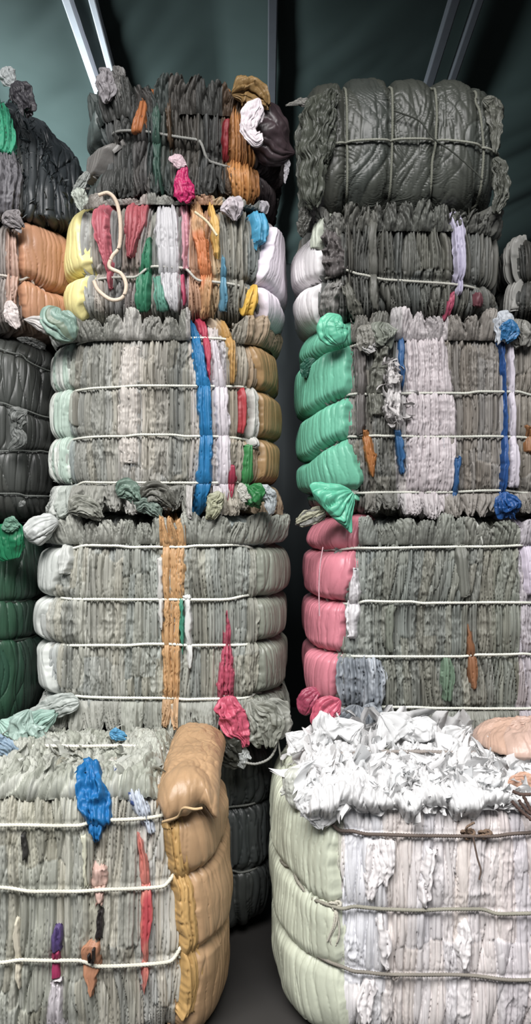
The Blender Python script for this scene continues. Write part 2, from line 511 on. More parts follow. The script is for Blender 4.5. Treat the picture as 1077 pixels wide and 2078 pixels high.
        o = o + amp * (0.8 * hp + 1.0 * hq - 0.7) * (0.3 + 0.7 * np.clip(body_, 0, 1)) + crum * (ridge(SS / 0.03, T * ln / 0.03, sd + 6, 3) - 0.5)
        zz = zb + (zt - zb) * up * (1 - 0.28 * (1 - hL) ** 2) + np.sign(zt - zb) * (uneven * 2 * (r1 - 0.5) * up - 0.02 * over + 0.010 * (hp - 0.5) * up)
        P = np.stack([x + nx * o, y + ny * o, zz - self.c[2]], -1) + self.c
        if col is None:
            st, ramp = self.cols
            base = ramp[np.clip(np.searchsorted(st, SS + 0.04 * (r1 - 0.5), side='right') - 1, 0, len(ramp) - 1)]
        else:
            base = np.broadcast_to(lin(col), P.shape)
        j = hsh((idq + 900).astype(np.int64), idq.astype(np.int64) * 0, sd + 5) - 0.5
        dye = base * ((self.gain if gain is None else gain) * (1 + jit * (2.2 * (r1 - 0.5) + 1.4 * j)))[..., None]
        ob = link_mesh(name, P.reshape(-1, 3), grid_faces(*SS.shape), M_FILM, self.root, dye.reshape(-1, 3))
        if label: ob['label'] = label
        return ob

    # ---- ropes
    def rope(self, i, r=0.0062, col='#c9cdc0', lift=0.013, gain=1.0, twist=28, name='rope', sag=0.004):
        sr, qr = self.ropes[i]
        S = np.concatenate([np.arange(self.Smin, -self.a - 0.35, 0.02), np.arange(-self.a - 0.35, self.a + 0.35, 0.005), np.arange(self.a + 0.35, self.Smax, 0.02), [self.Smax]])
        S = S[(S >= self.Smin)]
        q = np.interp(S, sr, qr)
        q = np.convolve(np.pad(q, 10, mode='edge'), np.ones(21) / 21, 'valid')
        q = q + sag * 2 * (vn(S / 0.25, S * 0, self.seed + 300 + i) - 0.5)
        P = self.surf(S, q, lump=False)
        lum = self.surf(S, q)
        P = 0.5 * P + 0.5 * lum
        e = 1e-3
        n = np.cross(self.surf(S + e, q, False) - self.surf(S - e, q, False), self.surf(S, q + e, False) - self.surf(S, q - e, False))
        n /= np.maximum(np.linalg.norm(n, axis=1, keepdims=True), 1e-9)
        kk = np.ones(9) / 9
        P = P + n * lift
        Ps = np.stack([np.convolve(np.pad(P[:, a], 4, mode='wrap'), kk, 'valid') for a in range(3)], -1)
        V, F = tube(Ps, r, 9, twist)
        dye = np.broadcast_to(lin(col) * gain, V.shape)
        return link_mesh(name, V, F, M_ROPE, self.root, dye)

    def at(self, px, py, lift=0.02):
        S, q = (self.S_of(px), self.q_of(py)) if self.axis == 'z' else (self.S_of(py), self.q_of(px))
        return self.surf(np.array([float(S)]), np.array([float(q)]), False)[0] + np.array([0, -lift, 0])

    # ---- loose bunch, flap or bag end standing off the bale: a folded lobe along a path
    def rag(self, name, pts, col, D=None, lobes=9, thick=0.45, seed=0, label=None, gain=None, mat=None, amp=0.28, taper=None, lift=0.02, parent=None, n=60, m=120, col2=None, ragged=None, jit=0.12, mouth=None, crush=0.35):
        """pts: [(px, py, width_px[, extra depth]), ...]"""
        sd = self.seed * 131 + 5003 + seed * 53
        soft = mat is M_SMOOTH
        if taper is None: taper = (0.3, 0.3) if soft else (0.3, 0.7)
        if mouth is None: mouth = 0.0 if soft else 0.7
        if ragged is None: ragged = 0.0 if soft else 0.9 * pts[-1][2] / FPX * 4.0
        if not soft: amp = amp * 1.35
        DD = self.D if D is None else D
        C = np.array([list(px2w(p[0], p[1], DD - lift + (p[3] if len(p) > 3 else 0))) + [p[2] / FPX * DD / 2] for p in pts])
        C = smooth_path(C, n)
        cen, rad = C[:, :3], np.maximum(C[:, 3], 0.003)
        t = np.gradient(cen, axis=0); t /= np.maximum(np.linalg.norm(t, axis=1, keepdims=True), 1e-9)
        yv = np.array([0, 1.0, 0])
        side = np.cross(t, yv); side /= np.maximum(np.linalg.norm(side, axis=1, keepdims=True), 1e-9)
        dep = np.cross(side, t)
        ln = np.concatenate([[0], np.cumsum(np.linalg.norm(np.diff(cen, axis=0), axis=1))]); l = ln / ln[-1]
        end = np.minimum(1, np.minimum(taper[0] + (1 - taper[0]) * np.sqrt(np.clip(l / 0.16, 0, 1)), taper[1] + (1 - taper[1]) * np.sqrt(np.clip((1 - l) / 0.16, 0, 1))))
        th = np.linspace(0, 2 * math.pi, m, endpoint=False)
        TH, LL = np.meshgrid(th, ln, indexing='ij')
        K = 1.9 * lobes / (2 * math.pi)
        h, idf, df = folds(np.abs(TH - math.pi) * K, LL / max(np.mean(rad) * 5, 0.02), 1.0, sd, 0.6, 1.0)
        hb, _, _ = folds(np.abs(TH - math.pi) * K * 0.4, LL / max(np.mean(rad) * 5, 0.02), 1.0, sd + 1, 0.6, 1.0)
        cr = ridge(np.cos(TH) * 1.6 + 10, np.sin(TH) * 1.6 + LL / max(np.mean(rad), 0.01), sd + 3, 3)
        rr = (1 + amp * 0.9 * (h - 0.4) + amp * 1.0 * (hb - 0.4) + amp * crush * 1.5 * (cr - 0.6)) * (rad * end)[None, :]
        X = np.sign(np.cos(TH)) * np.abs(np.cos(TH)) ** 0.8 * rr; Y = np.sin(TH) * rr * thick
        sh = ragged * (vn(TH * 3 / math.pi * 2, TH * 0, sd + 8) - 0.5)
        P = cen[None] + X[..., None] * side[None] + Y[..., None] * dep[None] + (sh * (np.clip(LL / ln[-1] - 0.5, 0, 1) * 2) ** 2)[..., None] * t[None]
        rm = np.mean(rad)
        k = (0.30 if soft else 0.55) * (rad * end)[None, :]
        a1, b1, c1 = P[..., 0] / (1.5 * rm), P[..., 2] / (1.5 * rm), P[..., 1] / (1.5 * rm)
        P = P + (k * (fbm(a1 + c1, b1, sd + 11, 3) - 0.5) * 1.6)[..., None] * side[None] + (k * (fbm(a1, b1 + c1, sd + 12, 3) - 0.5) * 1.6)[..., None] * t[None] + (k * (fbm(a1 * 1.5, b1 * 1.5, sd + 13, 3) - 0.5) * 1.2)[..., None] * dep[None]
        P = np.concatenate([np.broadcast_to(cen[0], (m, 1, 3)), P, np.broadcast_to(cen[-1] - t[-1] * rad[-1] * mouth, (m, 1, 3))], 1)
        idf = np.concatenate([idf[:, :1], idf, idf[:, -1:]], 1)
        c = lin(col)
        dye = np.broadcast_to(c, P.shape) * 1.0
        if col2:
            tt = sst(0.4, 0.6, vn(idf * 3.7, idf * 0, sd + 9))[..., None]
            dye = dye * (1 - tt) + lin(col2) * tt
        jj = hsh((idf + 9000).astype(np.int64), idf.astype(np.int64) * 0 + 5, sd + 6) - 0.5
        dye = dye * ((self.gain if gain is None else gain) * (1 + 2 * jit * jj))[..., None]
        o = link_mesh(name, P.reshape(-1, 3), grid_faces(m, n + 2, True), mat or M_RAG, parent or self.root, dye.reshape(-1, 3))
        if label: o['label'] = label
        return o

    # ---- things on the top face of a bale
    def top_z(self, X, Y):
        r = np.clip(np.maximum(np.abs(X - self.c[0]) / self.a, np.abs(Y - self.c[1]) / self.b), 0, 0.999)
        m = self.mt
        return self.c[2] + self.zs + self.ht * (1 - r ** m) ** (1 / m)

    def top_cover(self, name, X0, X1, Y0, Y1, drop, col, off=0.02, r=0.05, edge=0.05, amp=0.02, wl=0.02, seed=0, jit=0.1, mat=None, col2=None, crum=0.03, lumps=0.05, label=None):
        """Crumpled film over the top, its front hanging over the front edge by drop metres."""
        sd = self.seed * 171 + seed * 19 + 900
        X = np.arange(X0, X1, 0.0035)
        L = Y1 - Y0
        T = np.arange(0, L + drop, 0.005)
        XX, TT = np.meshgrid(X, T, indexing='ij')
        dr = drop * (0.6 + 0.8 * vn(XX / 0.06, XX * 0, sd)) / drop
        ov = np.clip(TT - L, 0, None) * dr
        ang = np.clip(ov / r, 0, math.pi / 2)
        Y = Y1 - np.minimum(TT, L) - r * np.sin(ang)
        Z = self.top_z(XX, np.maximum(Y, Y0 + 0.02)) * 0 + self.c[2] + self.zs + self.ht - r * (1 - np.cos(ang)) - np.clip(ov - r * math.pi / 2, 0, None)
        Z = Z - 0.04 * np.clip((np.minimum(TT, L) - L + 0.25) / 0.25, 0, 1) ** 2
        N = np.stack([0 * XX, -np.sin(ang), np.cos(ang)], -1)
        hf, idf, df = folds(XX + 0.03 * (vn(XX / 0.06, TT / 0.08, sd + 9) - 0.5), TT, wl, sd + 1, 1.2, 0.12, seg=0.14)
        hm, idm, dm = folds(XX + 0.05 * (vn(XX / 0.1, TT / 0.1, sd + 8) - 0.5), TT, wl * 2.6, sd + 2, 1.2, 0.2, seg=0.2)
        H = off + amp * (0.7 * hf + 1.1 * hm - 0.6) + crum * (ridge(XX / 0.05, TT / 0.05, sd + 3, 3) - 0.55) + lumps * (vn(XX / 0.16, TT / 0.16, sd + 4) - 0.4)
        ed = np.minimum(np.minimum(XX - X0, X1 - XX), np.minimum(TT, L + drop - TT))
        H = H - (off + 0.045) * (1 - sst(0, 1, ed / edge)) if edge < 0.08 else H - (off + 0.03) * (1 - np.sqrt(np.clip(1 - (1 - np.clip(ed / edge, 0, 1)) ** 2, 0, 1)))
        P = np.stack([XX, Y, Z], -1) + N * H[..., None]
        c = lin(col) * np.ones(P.shape)
        if col2:
            w = sst(0.4, 0.6, hsh((idm + 99).astype(np.int64), idm.astype(np.int64) * 0, sd + 5))[..., None]; c = c * (1 - w) + lin(col2) * w
        j = hsh((idf + 900).astype(np.int64), idf.astype(np.int64) * 0, sd + 6) - 0.5
        c = c * (self.gain * (1 + 2 * jit * j))[..., None]
        o = link_mesh(name, P.reshape(-1, 3), grid_faces(*XX.shape)[:, ::-1], mat or M_FILM, self.root, c.reshape(-1, 3))
        if label: o['label'] = label
        return o

    def top_rope(self, py, x0, x1, r=0.007, col='#c9cdc0', lift=0.02, sag=0.01):
        Y = (CAMZ - self.top_z(self.c[0], self.c[1])) * FPX / (py - HORIZON)
        X = np.linspace((x0 - 538.5) / FPX * Y, (x1 - 538.5) / FPX * Y, 300)
        Z = self.top_z(X, Y) + lift + sag * (vn(X / 0.15, X * 0, self.seed + 5) - 0.5)
        V, F = tube(np.stack([X, Y + 0 * X, Z], -1), r, 9, 28)
        return link_mesh('rope', V, F, M_ROPE, self.root, np.broadcast_to(lin(col), V.shape))

    # ---- many small curled scraps of film (nobody could count them)
    def scraps(self, name, n, area, size, col, seed=0, mat=None, up=0.6, spread=1.0, gain=None, label=None, col2=None, aspect=2.0, lift=0.0, curl=1.0, top=False, out=1.0, fwd=0.0):
        """area: (px0, px1, py0, py1) on the bale's surface; scraps grow out of it."""
        rng = np.random.RandomState(self.seed * 17 + seed)
        px = rng.uniform(area[0], area[1], n); py = rng.uniform(area[2], area[3], n)
        if top:                                                       # area in metres on the top face: X from, to, Y from, to
            P0 = np.stack([px, py, self.top_z(px, py)], -1); nn = np.array([[0, 0, 1.0]]) * np.ones((n, 1))
        else:
            S = self.S_of(px); q = self.q_of(py)
            P0 = self.surf(S, q); e = 2e-3
            nn = np.cross(self.surf(S + e, q) - self.surf(S - e, q), self.surf(S, q + e) - self.surf(S, q - e))
            nn /= np.maximum(np.linalg.norm(nn, axis=1, keepdims=True), 1e-9)
        d = nn * out + spread * rng.normal(0, 0.6, (n, 3)) + np.array([0, fwd, up]); d /= np.linalg.norm(d, axis=1, keepdims=True)
        sidev = np.cross(d, rng.normal(0, 1, (n, 3))); sidev /= np.linalg.norm(sidev, axis=1, keepdims=True)
        nor = np.cross(sidev, d)
        a, b = 6, 8
        W, T = np.meshgrid(np.linspace(-0.5, 0.5, a), np.linspace(0, 1, b), indexing='ij')
        sz = size * rng.uniform(0.5, 1.4, n)
        wd = sz / aspect * rng.uniform(0.6, 1.3, n)
        cu = rng.normal(0, 1.0, n) * curl; cv = rng.normal(0, 1.2, n) * curl; tw = rng.normal(0, 1.2, n); ph = rng.uniform(0, 6.28, n)
        wprof = (0.75 + 0.5 * np.sin(ph[:, None, None] + T * 4)) * (1 - 0.75 * T[None] ** 3)
        wx = W[None] * wd[:, None, None] * wprof
        ang = T[None] * tw[:, None, None]
        bend = cu[:, None, None] * T[None] ** 2 * sz[:, None, None] * 0.5 + cv[:, None, None] * W[None] ** 2 * wd[:, None, None] * 1.2 + 0.12 * wd[:, None, None] * np.sin(W[None] * 14 + ph[:, None, None] + 3 * T[None])
        sx = wx * np.cos(ang) ; so = wx * np.sin(ang) + bend
        P = (P0 + d * (lift - 0.15 * size))[:, None, None, :] + sx[..., None] * sidev[:, None, None, :] + so[..., None] * nor[:, None, None, :] + (T[None] * sz[:, None, None])[..., None] * d[:, None, None, :]
        F0 = grid_faces(a, b)
        F = (F0[None] + (np.arange(n) * a * b)[:, None, None]).reshape(-1, 4)
        c = lin(col)[None, :] * np.ones((n, 1))
        if col2 is not None:
            pick = rng.rand(n, 1) < 0.4; c = np.where(pick, lin(col2)[None, :], c)
        c = c * (self.gain if gain is None else gain) * rng.uniform(0.82, 1.12, (n, 1))
        dye = np.repeat(c, a * b, 0)
        o = link_mesh(name, P.reshape(-1, 3), F, mat or M_RAG, self.root, dye)
        o['kind'] = 'stuff'
        if label: o['label'] = label
        return o

    def cord(self, name, pts, r, col, D=None, lift=0.04, gain=1.0, twist=0, parent=None, n=80, label=None):
        """A loose cord through pixel points at the face of the bale."""
        C = np.array([px2w(p[0], p[1], (self.D if D is None else D) - lift + (p[2] if len(p) > 2 else 0)) for p in pts])
        V, F = tube(smooth_path(C, n), r, 8, twist)
        o = link_mesh(name, V, F, M_ROPE, parent or self.root, np.broadcast_to(lin(col) * gain, V.shape))
        if label: o['label'] = label
        return o

    def knot(self, rope_obj, px, py, size=0.022, col='#c9cdc0', gain=1.0, lift=0.02, tails=()):
        p = self.at(px, py, lift)
        t = np.linspace(0, 2 * math.pi, 90)
        K = np.stack([(np.sin(t) + 2 * np.sin(2 * t)) * size * 0.42, -np.sin(3 * t) * size * 0.35, (np.cos(t) - 2 * np.cos(2 * t)) * size * 0.30], -1) + p
        V, F = tube(K, size * 0.30, 8, 30)
        Vs, Fs = [V], [F]
        for tl in tails:
            C = smooth_path([p] + [p + np.array(d) for d in tl], 40)
            v, f = tube(C, size * 0.22, 8, 30); Fs.append(f + sum(len(x) for x in Vs)); Vs.append(v)
        V = np.vstack(Vs); F = np.vstack(Fs)
        return link_mesh('knot', V, F, M_ROPE, rope_obj, np.broadcast_to(lin(col) * gain, V.shape))

# ------------------------------------------------------------------ the shed: floor, sloping tarpaulin roof with purlins, back wall
def tarp_material(name, col, col2):
    m = bpy.data.materials.new(name); m.use_nodes = True
    nt = m.node_tree; b = nt.nodes['Principled BSDF']
    b.inputs['Roughness'].default_value = 0.6; b.inputs['Specular IOR Level'].default_value = 0.35
    tc = nt.nodes.new('ShaderNodeTexCoord'); nz = nt.nodes.new('ShaderNodeTexNoise')
    nz.inputs['Scale'].default_value = 1.1; nz.inputs['Detail'].default_value = 5
    nt.links.new(tc.outputs['Object'], nz.inputs['Vector'])
    cr = nt.nodes.new('ShaderNodeValToRGB')
    cr.color_ramp.elements[0].position = 0.35; cr.color_ramp.elements[0].color = (*lin(col), 1)
    cr.color_ramp.elements[1].position = 0.7; cr.color_ramp.elements[1].color = (*lin(col2), 1)
    nt.links.new(nz.outputs['Fac'], cr.inputs[0]); nt.links.new(cr.outputs[0], b.inputs['Base Color'])
    return m

M_TARP = tarp_material('dark_tarpaulin', '#303b38', '#3a4542')
M_WALL = tarp_material('shaded_tarpaulin', '#131415', '#1a1b1c')  # tarpaulin blackened: the shade deep between the stacks is put into its colour
M_FLOOR = tarp_material('dusty_concrete', '#2e2d2c', '#3a3836')
M_STEEL = film_material('painted_steel', rough=0.4, bump=0.02, attr=False, col='#57565b', spec=0.5, mott=0.05)
M_STEEL_LIT = film_material('lit_painted_steel', rough=0.4, bump=0.02, attr=False, col='#d8d5dc', spec=0.5, mott=0.03)  # paler copy of the steel: side light on the left purlins put into colour

ROOF_Y0, ROOF_Y1 = 1.4, 9.2
def roof_z(y):
    return 5.21 - 0.15 * (y - 5.5)

def roof():
    x = np.linspace(-7, 7, 260); y = np.linspace(ROOF_Y0, ROOF_Y1, 150)
    X, Y = np.meshgrid(x, y, indexing='ij')
    bay = (X + 0.3) / 1.62
    sag = 0.10 * np.abs(np.sin(math.pi * bay)) ** 1.2
    dr = 0.10 * (ridge((X * 0.8 + Y * 0.6) / 0.9, (Y * 0.8 - X * 0.6) / 2.6, 11, 3) - 0.6)
    Z = roof_z(Y) - sag + dr * np.abs(np.sin(math.pi * bay)) + 0.02
    o = link_mesh('ceiling', np.stack([X, Y, Z], -1).reshape(-1, 3), grid_faces(260, 150)[:, ::-1], M_TARP)
    so = o.modifiers.new('thickness', 'SOLIDIFY'); so.thickness = 0.012; so.offset = 1
    o['kind'] = 'structure'
roof()

def back_wall():
    x = np.linspace(-7, 7, 260); z = np.linspace(0, 4.64, 90)
    X, Z = np.meshgrid(x, z, indexing='ij')
    Y = ROOF_Y1 - 0.04 + 0.10 * (ridge(X / 0.7, Z / 3.0, 21, 3) - 0.6)
    o = link_mesh('wall_back', np.stack([X, Y, Z], -1).reshape(-1, 3), grid_faces(260, 90), M_WALL)
    so = o.modifiers.new('thickness', 'SOLIDIFY'); so.thickness = 0.012; so.offset = -1
    o['kind'] = 'structure'
back_wall()

def box_mesh(name, c, s, mat, parent=None, rx=0.0):
    V = np.array([[i, j, k] for i in (-.5, .5) for j in (-.5, .5) for k in (-.5, .5)]) * np.array(s)
    V = np.stack([V[:, 0], V[:, 1] * math.cos(rx) - V[:, 2] * math.sin(rx), V[:, 1] * math.sin(rx) + V[:, 2] * math.cos(rx)], -1) + np.array(c)
    F = [[0, 1, 3, 2], [4, 6, 7, 5], [0, 4, 5, 1], [2, 3, 7, 6], [0, 2, 6, 4], [1, 5, 7, 3]]
    o = link_mesh(name, V, F, mat, parent, smooth=False)
    bv = o.modifiers.new('edge', 'BEVEL'); bv.width = 0.008; bv.segments = 2
    return o

fl = box_mesh('floor', (0, 3.6, -0.05), (14, 12, 0.1), M_FLOOR); fl['kind'] = 'structure'

def purlin(n, x0, x1, w, h=0.07, mat=None):
    """Steel tube under the roof, running back from above the bales: x at y=4 and at the back."""
    y0, y1 = 3.2, ROOF_Y1 - 0.05
    p0 = np.array([x0, y0, roof_z(y0) - 0.12]); p1 = np.array([x1, y1, roof_z(y1) - 0.12])
    d = (p1 - p0) / np.linalg.norm(p1 - p0); s = np.cross(d, [0, 0, 1.0]); s /= np.linalg.norm(s); u = np.cross(s, d)
    V = np.array([p + s * a * w / 2 + u * b * h / 2 for p in (p0, p1) for a in (-1, 1) for b in (-1, 1)])
    F = [[0, 1, 3, 2], [4, 6, 7, 5], [0, 4, 5, 1], [2, 3, 7, 6], [0, 2, 6, 4], [1, 5, 7, 3]]
    o = link_mesh('trim_%d' % n, V, F, mat or M_STEEL, smooth=False)
    bv = o.modifiers.new('edge', 'BEVEL'); bv.width = 0.008; bv.segments = 2
    o['kind'] = 'structure'
def px_x(px, y): return (px - 538.5) / FPX * y
# (pixel column at the top edge -> there the roof is about 5.5 m away; slope from the column further down)
purlin(1, -1.245, -1.10, 0.055, mat=M_STEEL_LIT); purlin(2, -1.035, -1.05, 0.045, mat=M_STEEL_LIT)
purlin(3, 0.045, 0.045, 0.06); 
purlin(4, 1.16, 1.10, 0.06); purlin(5, 1.30, 1.26, 0.05); purlin(6, 2.62, 2.62, 0.05)

G = 'bales of scrap sheeting in the stacks'

# ================================================================== lower bale at the left: grey sheets with a tan end
b = Bale('grey bale with a bulging tan sack end and blue scrap, on the floor', (-190, 424, 1586, 2138), 3.3, depth=0.74, nL=6, nR=3.4, mt=5.0, mb=7,
         ropes=[[(0, 1668), (330, 1668), (455, 1655)], [(0, 1799), (330, 1795), (400, 1775), (455, 1735)], [(0, 1946), (340, 1950), (400, 1935), (455, 1905)]], seed=3, gain=0.72, pin_end=0.016, group=G, lump=0.022)
b.body([(-END, '#b4b5a2'), (40, '#aeb09c'), (120, '#b6b7a5'), (165, '#a9aa98'), (200, '#b9b7a6'), (240, '#a8a797'), (285, '#c0bdb0'), (318, '#c4bfae')],
       wl=0.015, amp=0.014, vis_top=True, crum=0.35, wander=0.6)
b.patch('end_sack', [(1592, 322, END), (1610, 322, END), (1668, 328, END), (1740, 338, END), (1800, 352, END), (1950, 360, END), (2078, 362, END), (2150, 365, END)], '#c59d72', off=0.05, wl=0.035, amp=0.010, radial=0.02, mat=M_SMOOTH, edge=0.06, jit=0.05, keep=0.5, label='bulging tan sack end of the bale', bulge=0.02)
b.patch('folded_sheet', [(1668, 330, 372), (1800, 345, 380), (1950, 360, 392), (2078, 362, 398)], '#d6a964', off=0.056, wl=0.014, amp=0.012, seed=2, label='ochre pleated edge of the tan sack')
b.top_cover('sack_top', -0.41, -0.175, 3.40, 3.98, 0.13, '#c59d72', off=0.06, r=0.10, edge=0.10, amp=0.006, wl=0.04, crum=0.012, lumps=0.03, jit=0.02, seed=5, mat=M_SMOOTH, label='rounded upper lobe of the tan sack')
b.patch('folded_sheet', [(1566, 168, 228), (1590, 160, 234), (1640, 156, 236), (1675, 175, 225), (1708, 196, 206)], '#1572b8', off=0.05, wl=0.03, amp=0.012, crum=0.07, jag=0.016, seed=3, label='blue crumpled scrap', jit=0.2)
b.patch('folded_sheet', [(1565, 262, 300), (1600, 262, 312), (1660, 285, 318), (1700, 300, 318)], '#b9c2cf', off=0.02, amp=0.014, crum=0.02, seed=4, label='pale bluish white sheet')
b.patch('folded_sheet', [(1572, 268, 278), (1610, 272, 290), (1640, 280, 290)], '#3a4f87', off=0.027, amp=0.01, crum=0.02, seed=5, label='dark blue sliver')
b.patch('folded_sheet', [(1690, 278, 285), (1740, 282, 300), (1850, 284, 312), (1920, 284, 304), (1990, 287, 302), (2020, 290, 296)], '#cf5157', off=0.022, amp=0.010, seed=6, label='red sheet edge', col2='#d87d70')
b.patch('folded_sheet', [(1755, 188, 218), (1785, 182, 224), (1815, 190, 216), (1835, 196, 206)], '#d3aea0', off=0.024, amp=0.006, crum=0.02, seed=7, label='dusty pink scrap')
b.patch('folded_sheet', [(1905, 190, 206), (1915, 166, 208), (1960, 168, 206), (2010, 182, 194), (2022, 186, 189)], '#c88a66', off=0.028, amp=0.003, seed=8, label='peach brown triangular scrap', edge=0.006)
for rows in ([(1909, 197, 201), (1934, 196, 200)], [(1920, 188, 192), (1937, 188, 192)], [(1932, 189, 200), (1937, 189, 199)]):
    b.patch('printed_mark', rows, '#2b2422', off=0.060, amp=0.001, jag=0.001, edge=0.003, seed=30, label='black printed stroke on the peach brown scrap')
b.patch('folded_sheet', [(1980, 108, 126), (1988, 106, 127)], '#efeaec', off=0.034, amp=0.003, seed=31, label='white band under the magenta scrap')
b.patch('folded_sheet', [(1840, 200, 212), (1870, 192, 213), (1900, 196, 212)], '#2f2a2a', off=0.02, amp=0.012, crum=0.03, seed=9, label='black scrap')
b.patch('folded_sheet', [(1688, 42, 50), (1720, 44, 58), (1746, 50, 54)], '#3a3936', off=0.018, amp=0.012, crum=0.02, seed=10, label='black sliver')
b.patch('folded_sheet', [(1868, 116, 126), (1900, 104, 130), (1925, 106, 126)], '#5d4a83', off=0.02, amp=0.010, crum=0.015, seed=11, label='purple scrap')
b.patch('folded_sheet', [(1918, 110, 128), (1960, 102, 126), (1984, 104, 124)], '#b0305f', off=0.022, amp=0.006, seed=12, label='magenta scrap')
b.patch('folded_sheet', [(1985, 106, 128), (2030, 94, 130), (2085, 88, 132), (2110, 88, 132)], '#e6dfe4', off=0.02, amp=0.008, seed=13, label='white sheet')
b.patch('folded_sheet', [(1865, 28, 40), (1930, 30, 42), (2003, 38, 44)], '#e5ddc5', off=0.02, amp=0.006, seed=14, label='cream sliver')
b.patch('folded_sheet', [(1690, 165, 176), (1750, 168, 178), (1800, 170, 176)], '#d9d9c0', off=0.018, amp=0.006, seed=15)
b.top_cover('crumpled_top_film', -1.28, -0.40, 3.36, 4.03, 0.05, '#bfc2b6', col2='#a9ad9f', seed=1, label='crumpled pale grey film over the top')
b.scraps('torn_film_fringe', 260, (-1.25, -0.42, 3.40, 4.02), 0.045, '#c4c7bb', seed=1, mat=M_THIN, up=-0.1, spread=1.2, fwd=-0.6, out=0.35, col2='#d3d6cc', aspect=1.4, lift=0.03, top=True, curl=1.4)  # scraps coloured paler than the sheets, standing in for light from above
b.top_rope(1532, -60, 330, col='#d8d6c8', lift=0.035)
b.rag('loose_flap', [(0, 1465, 30), (30, 1478, 50), (75, 1470, 44), (112, 1448, 14)], '#a9cfc0', D=3.9, thick=0.5, seed=21, label='pale teal film crumpled on the top', amp=0.45)
b.rag('loose_flap', [(60, 1440, 12), (50, 1470, 40), (65, 1500, 55), (95, 1512, 20)], '#b5d2c6', D=3.8, thick=0.5, seed=22, label='pale teal film', amp=0.45)
b.rag('loose_flap', [(-20, 1500, 30), (5, 1515, 36), (30, 1530, 26)], '#9db9d0', D=3.6, thick=0.5, seed=23, label='light blue film', amp=0.45)
b.rag('loose_flap', [(222, 1487, 14), (238, 1492, 22), (252, 1496, 12)], '#58a7d6', D=3.75, thick=0.5, seed=24, label='sky blue scrap', amp=0.4)
for i in range(3):
    r = b.rope(i, r=0.0072, col='#d2d0bf', lift=0.034)
b.knot(r, 372, 1950, 0.016)
b.cord('cord', [(330, 1668), (360, 1658, -0.07), (372, 1640, -0.12), (395, 1642, -0.14), (410, 1640, -0.13)], 0.005, '#caa97c', lift=0.05)

# ================================================================== dark bale behind it, carrying the stack above
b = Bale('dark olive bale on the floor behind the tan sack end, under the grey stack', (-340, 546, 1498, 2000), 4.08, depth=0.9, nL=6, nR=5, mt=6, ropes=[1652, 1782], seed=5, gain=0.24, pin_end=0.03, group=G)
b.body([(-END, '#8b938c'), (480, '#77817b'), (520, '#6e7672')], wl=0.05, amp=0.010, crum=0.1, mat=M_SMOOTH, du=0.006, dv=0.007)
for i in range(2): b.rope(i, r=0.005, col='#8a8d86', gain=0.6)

# ================================================================== second tier, left stack
b = Bale('grey-green bale with one long orange strip and a pink strip', (58, 580, 1044, 1500), 4.0, nL=4.5, nR=3.6, mt=6, mb=6,
         ropes=[(1110), (1215), (1308), (1417)], seed=7, gain=0.60, pin_end=0.05, group=G)
b.body([(-END, '#d7dbd2'), (92, '#cfd3c9'), (112, '#b5b8a9'), (170, '#b9bbac'), (250, '#aeb2a2'), (330, '#b3b6a6'), (385, '#a6aa9c'), (450, '#a9ad9d'), (500, '#a2a595'), (530, '#9aa090')], wl=0.014, amp=0.015, crum=0.75, seg=0.36)
b.patch('end_sheet', [(1050, -END, 122), (1110, -END, 138), (1170, -END, 132), (1215, -END, 112), (1260, -END, 98), (1308, -END, 100), (1360, -END, 104), (1417, -END, 116), (1480, -END, 150)], '#d9ded8', off=0.028, wl=0.035, amp=0.010, radial=0.020, mat=M_SMOOTH, gain=0.78, label='smooth whitish end sheet', edge=0.03)
b.patch('end_sheet', [(1100, 520, END), (1215, 515, END), (1308, 518, END), (1417, 520, END), (1450, 520, END)], '#979c8d', off=0.022, wl=0.03, amp=0.014, radial=0.018, mat=M_SMOOTH, label='grey olive end sheet', edge=0.03)
b.patch('folded_sheet', [(1046, 338, 360), (1070, 326, 376), (1110, 323, 378), (1215, 328, 374), (1308, 328, 368), (1417, 330, 366), (1470, 330, 362)], '#e0ad74', off=0.022, wl=0.012, amp=0.014, seed=1, label='long orange tan sheet')
b.patch('folded_sheet', [(1130, 318, 330), (1215, 320, 332), (1280, 324, 330)], '#e4e2dc', off=0.02, amp=0.008, seed=2, label='white sheet edge')
b.patch('folded_sheet', [(1205, 370, 388), (1260, 374, 390), (1308, 375, 390), (1358, 380, 388)], '#eceeea', off=0.026, amp=0.006, seed=3, label='white sheet')
b.patch('folded_sheet', [(1210, 364, 372), (1280, 364, 375), (1320, 366, 372)], '#4aa98a', off=0.018, amp=0.008, seed=4, label='teal sheet edge')
b.patch('folded_sheet', [(1235, 458, 464), (1308, 450, 472), (1380, 440, 478), (1417, 440, 480), (1460, 450, 495), (1500, 470, 502), (1512, 490, 500)], '#dd5a76', off=0.03, wl=0.014, amp=0.016, seed=5, label='pink sheet', crum=0.01)
b.patch('folded_sheet', [(1420, 345, 362), (1470, 347, 364), (1500, 350, 360)], '#e2d6c0', off=0.024, amp=0.006, seed=6, label='cream sheet')
b.patch('folded_sheet', [(1440, 378, 394), (1480, 374, 400), (1500, 378, 398)], '#33342f', off=0.02, amp=0.012, crum=0.02, seed=7, label='dark tuft')
b.patch('folded_sheet', [(1112, 126, 146), (1140, 126, 150), (1168, 130, 144)], '#dfe3dd', off=0.034, amp=0.008, seed=8, crum=0.02)
b.patch('loose_flap', [(1055, 470, 545), (1085, 478, 552), (1112, 485, 548)], '#b9c5c3', off=0.03, amp=0.014, seed=9, label='pale bluish flap', mat=M_SMOOTH)
b.rag('loose_flap', [(118, 1058, 24), (92, 1066, 50), (68, 1082, 56), (54, 1092, 30)], '#dde2de', thick=0.8, lobes=7, seed=1, amp=0.16, mat=M_SMOOTH, label='white bag corner sticking out', lift=0.0)
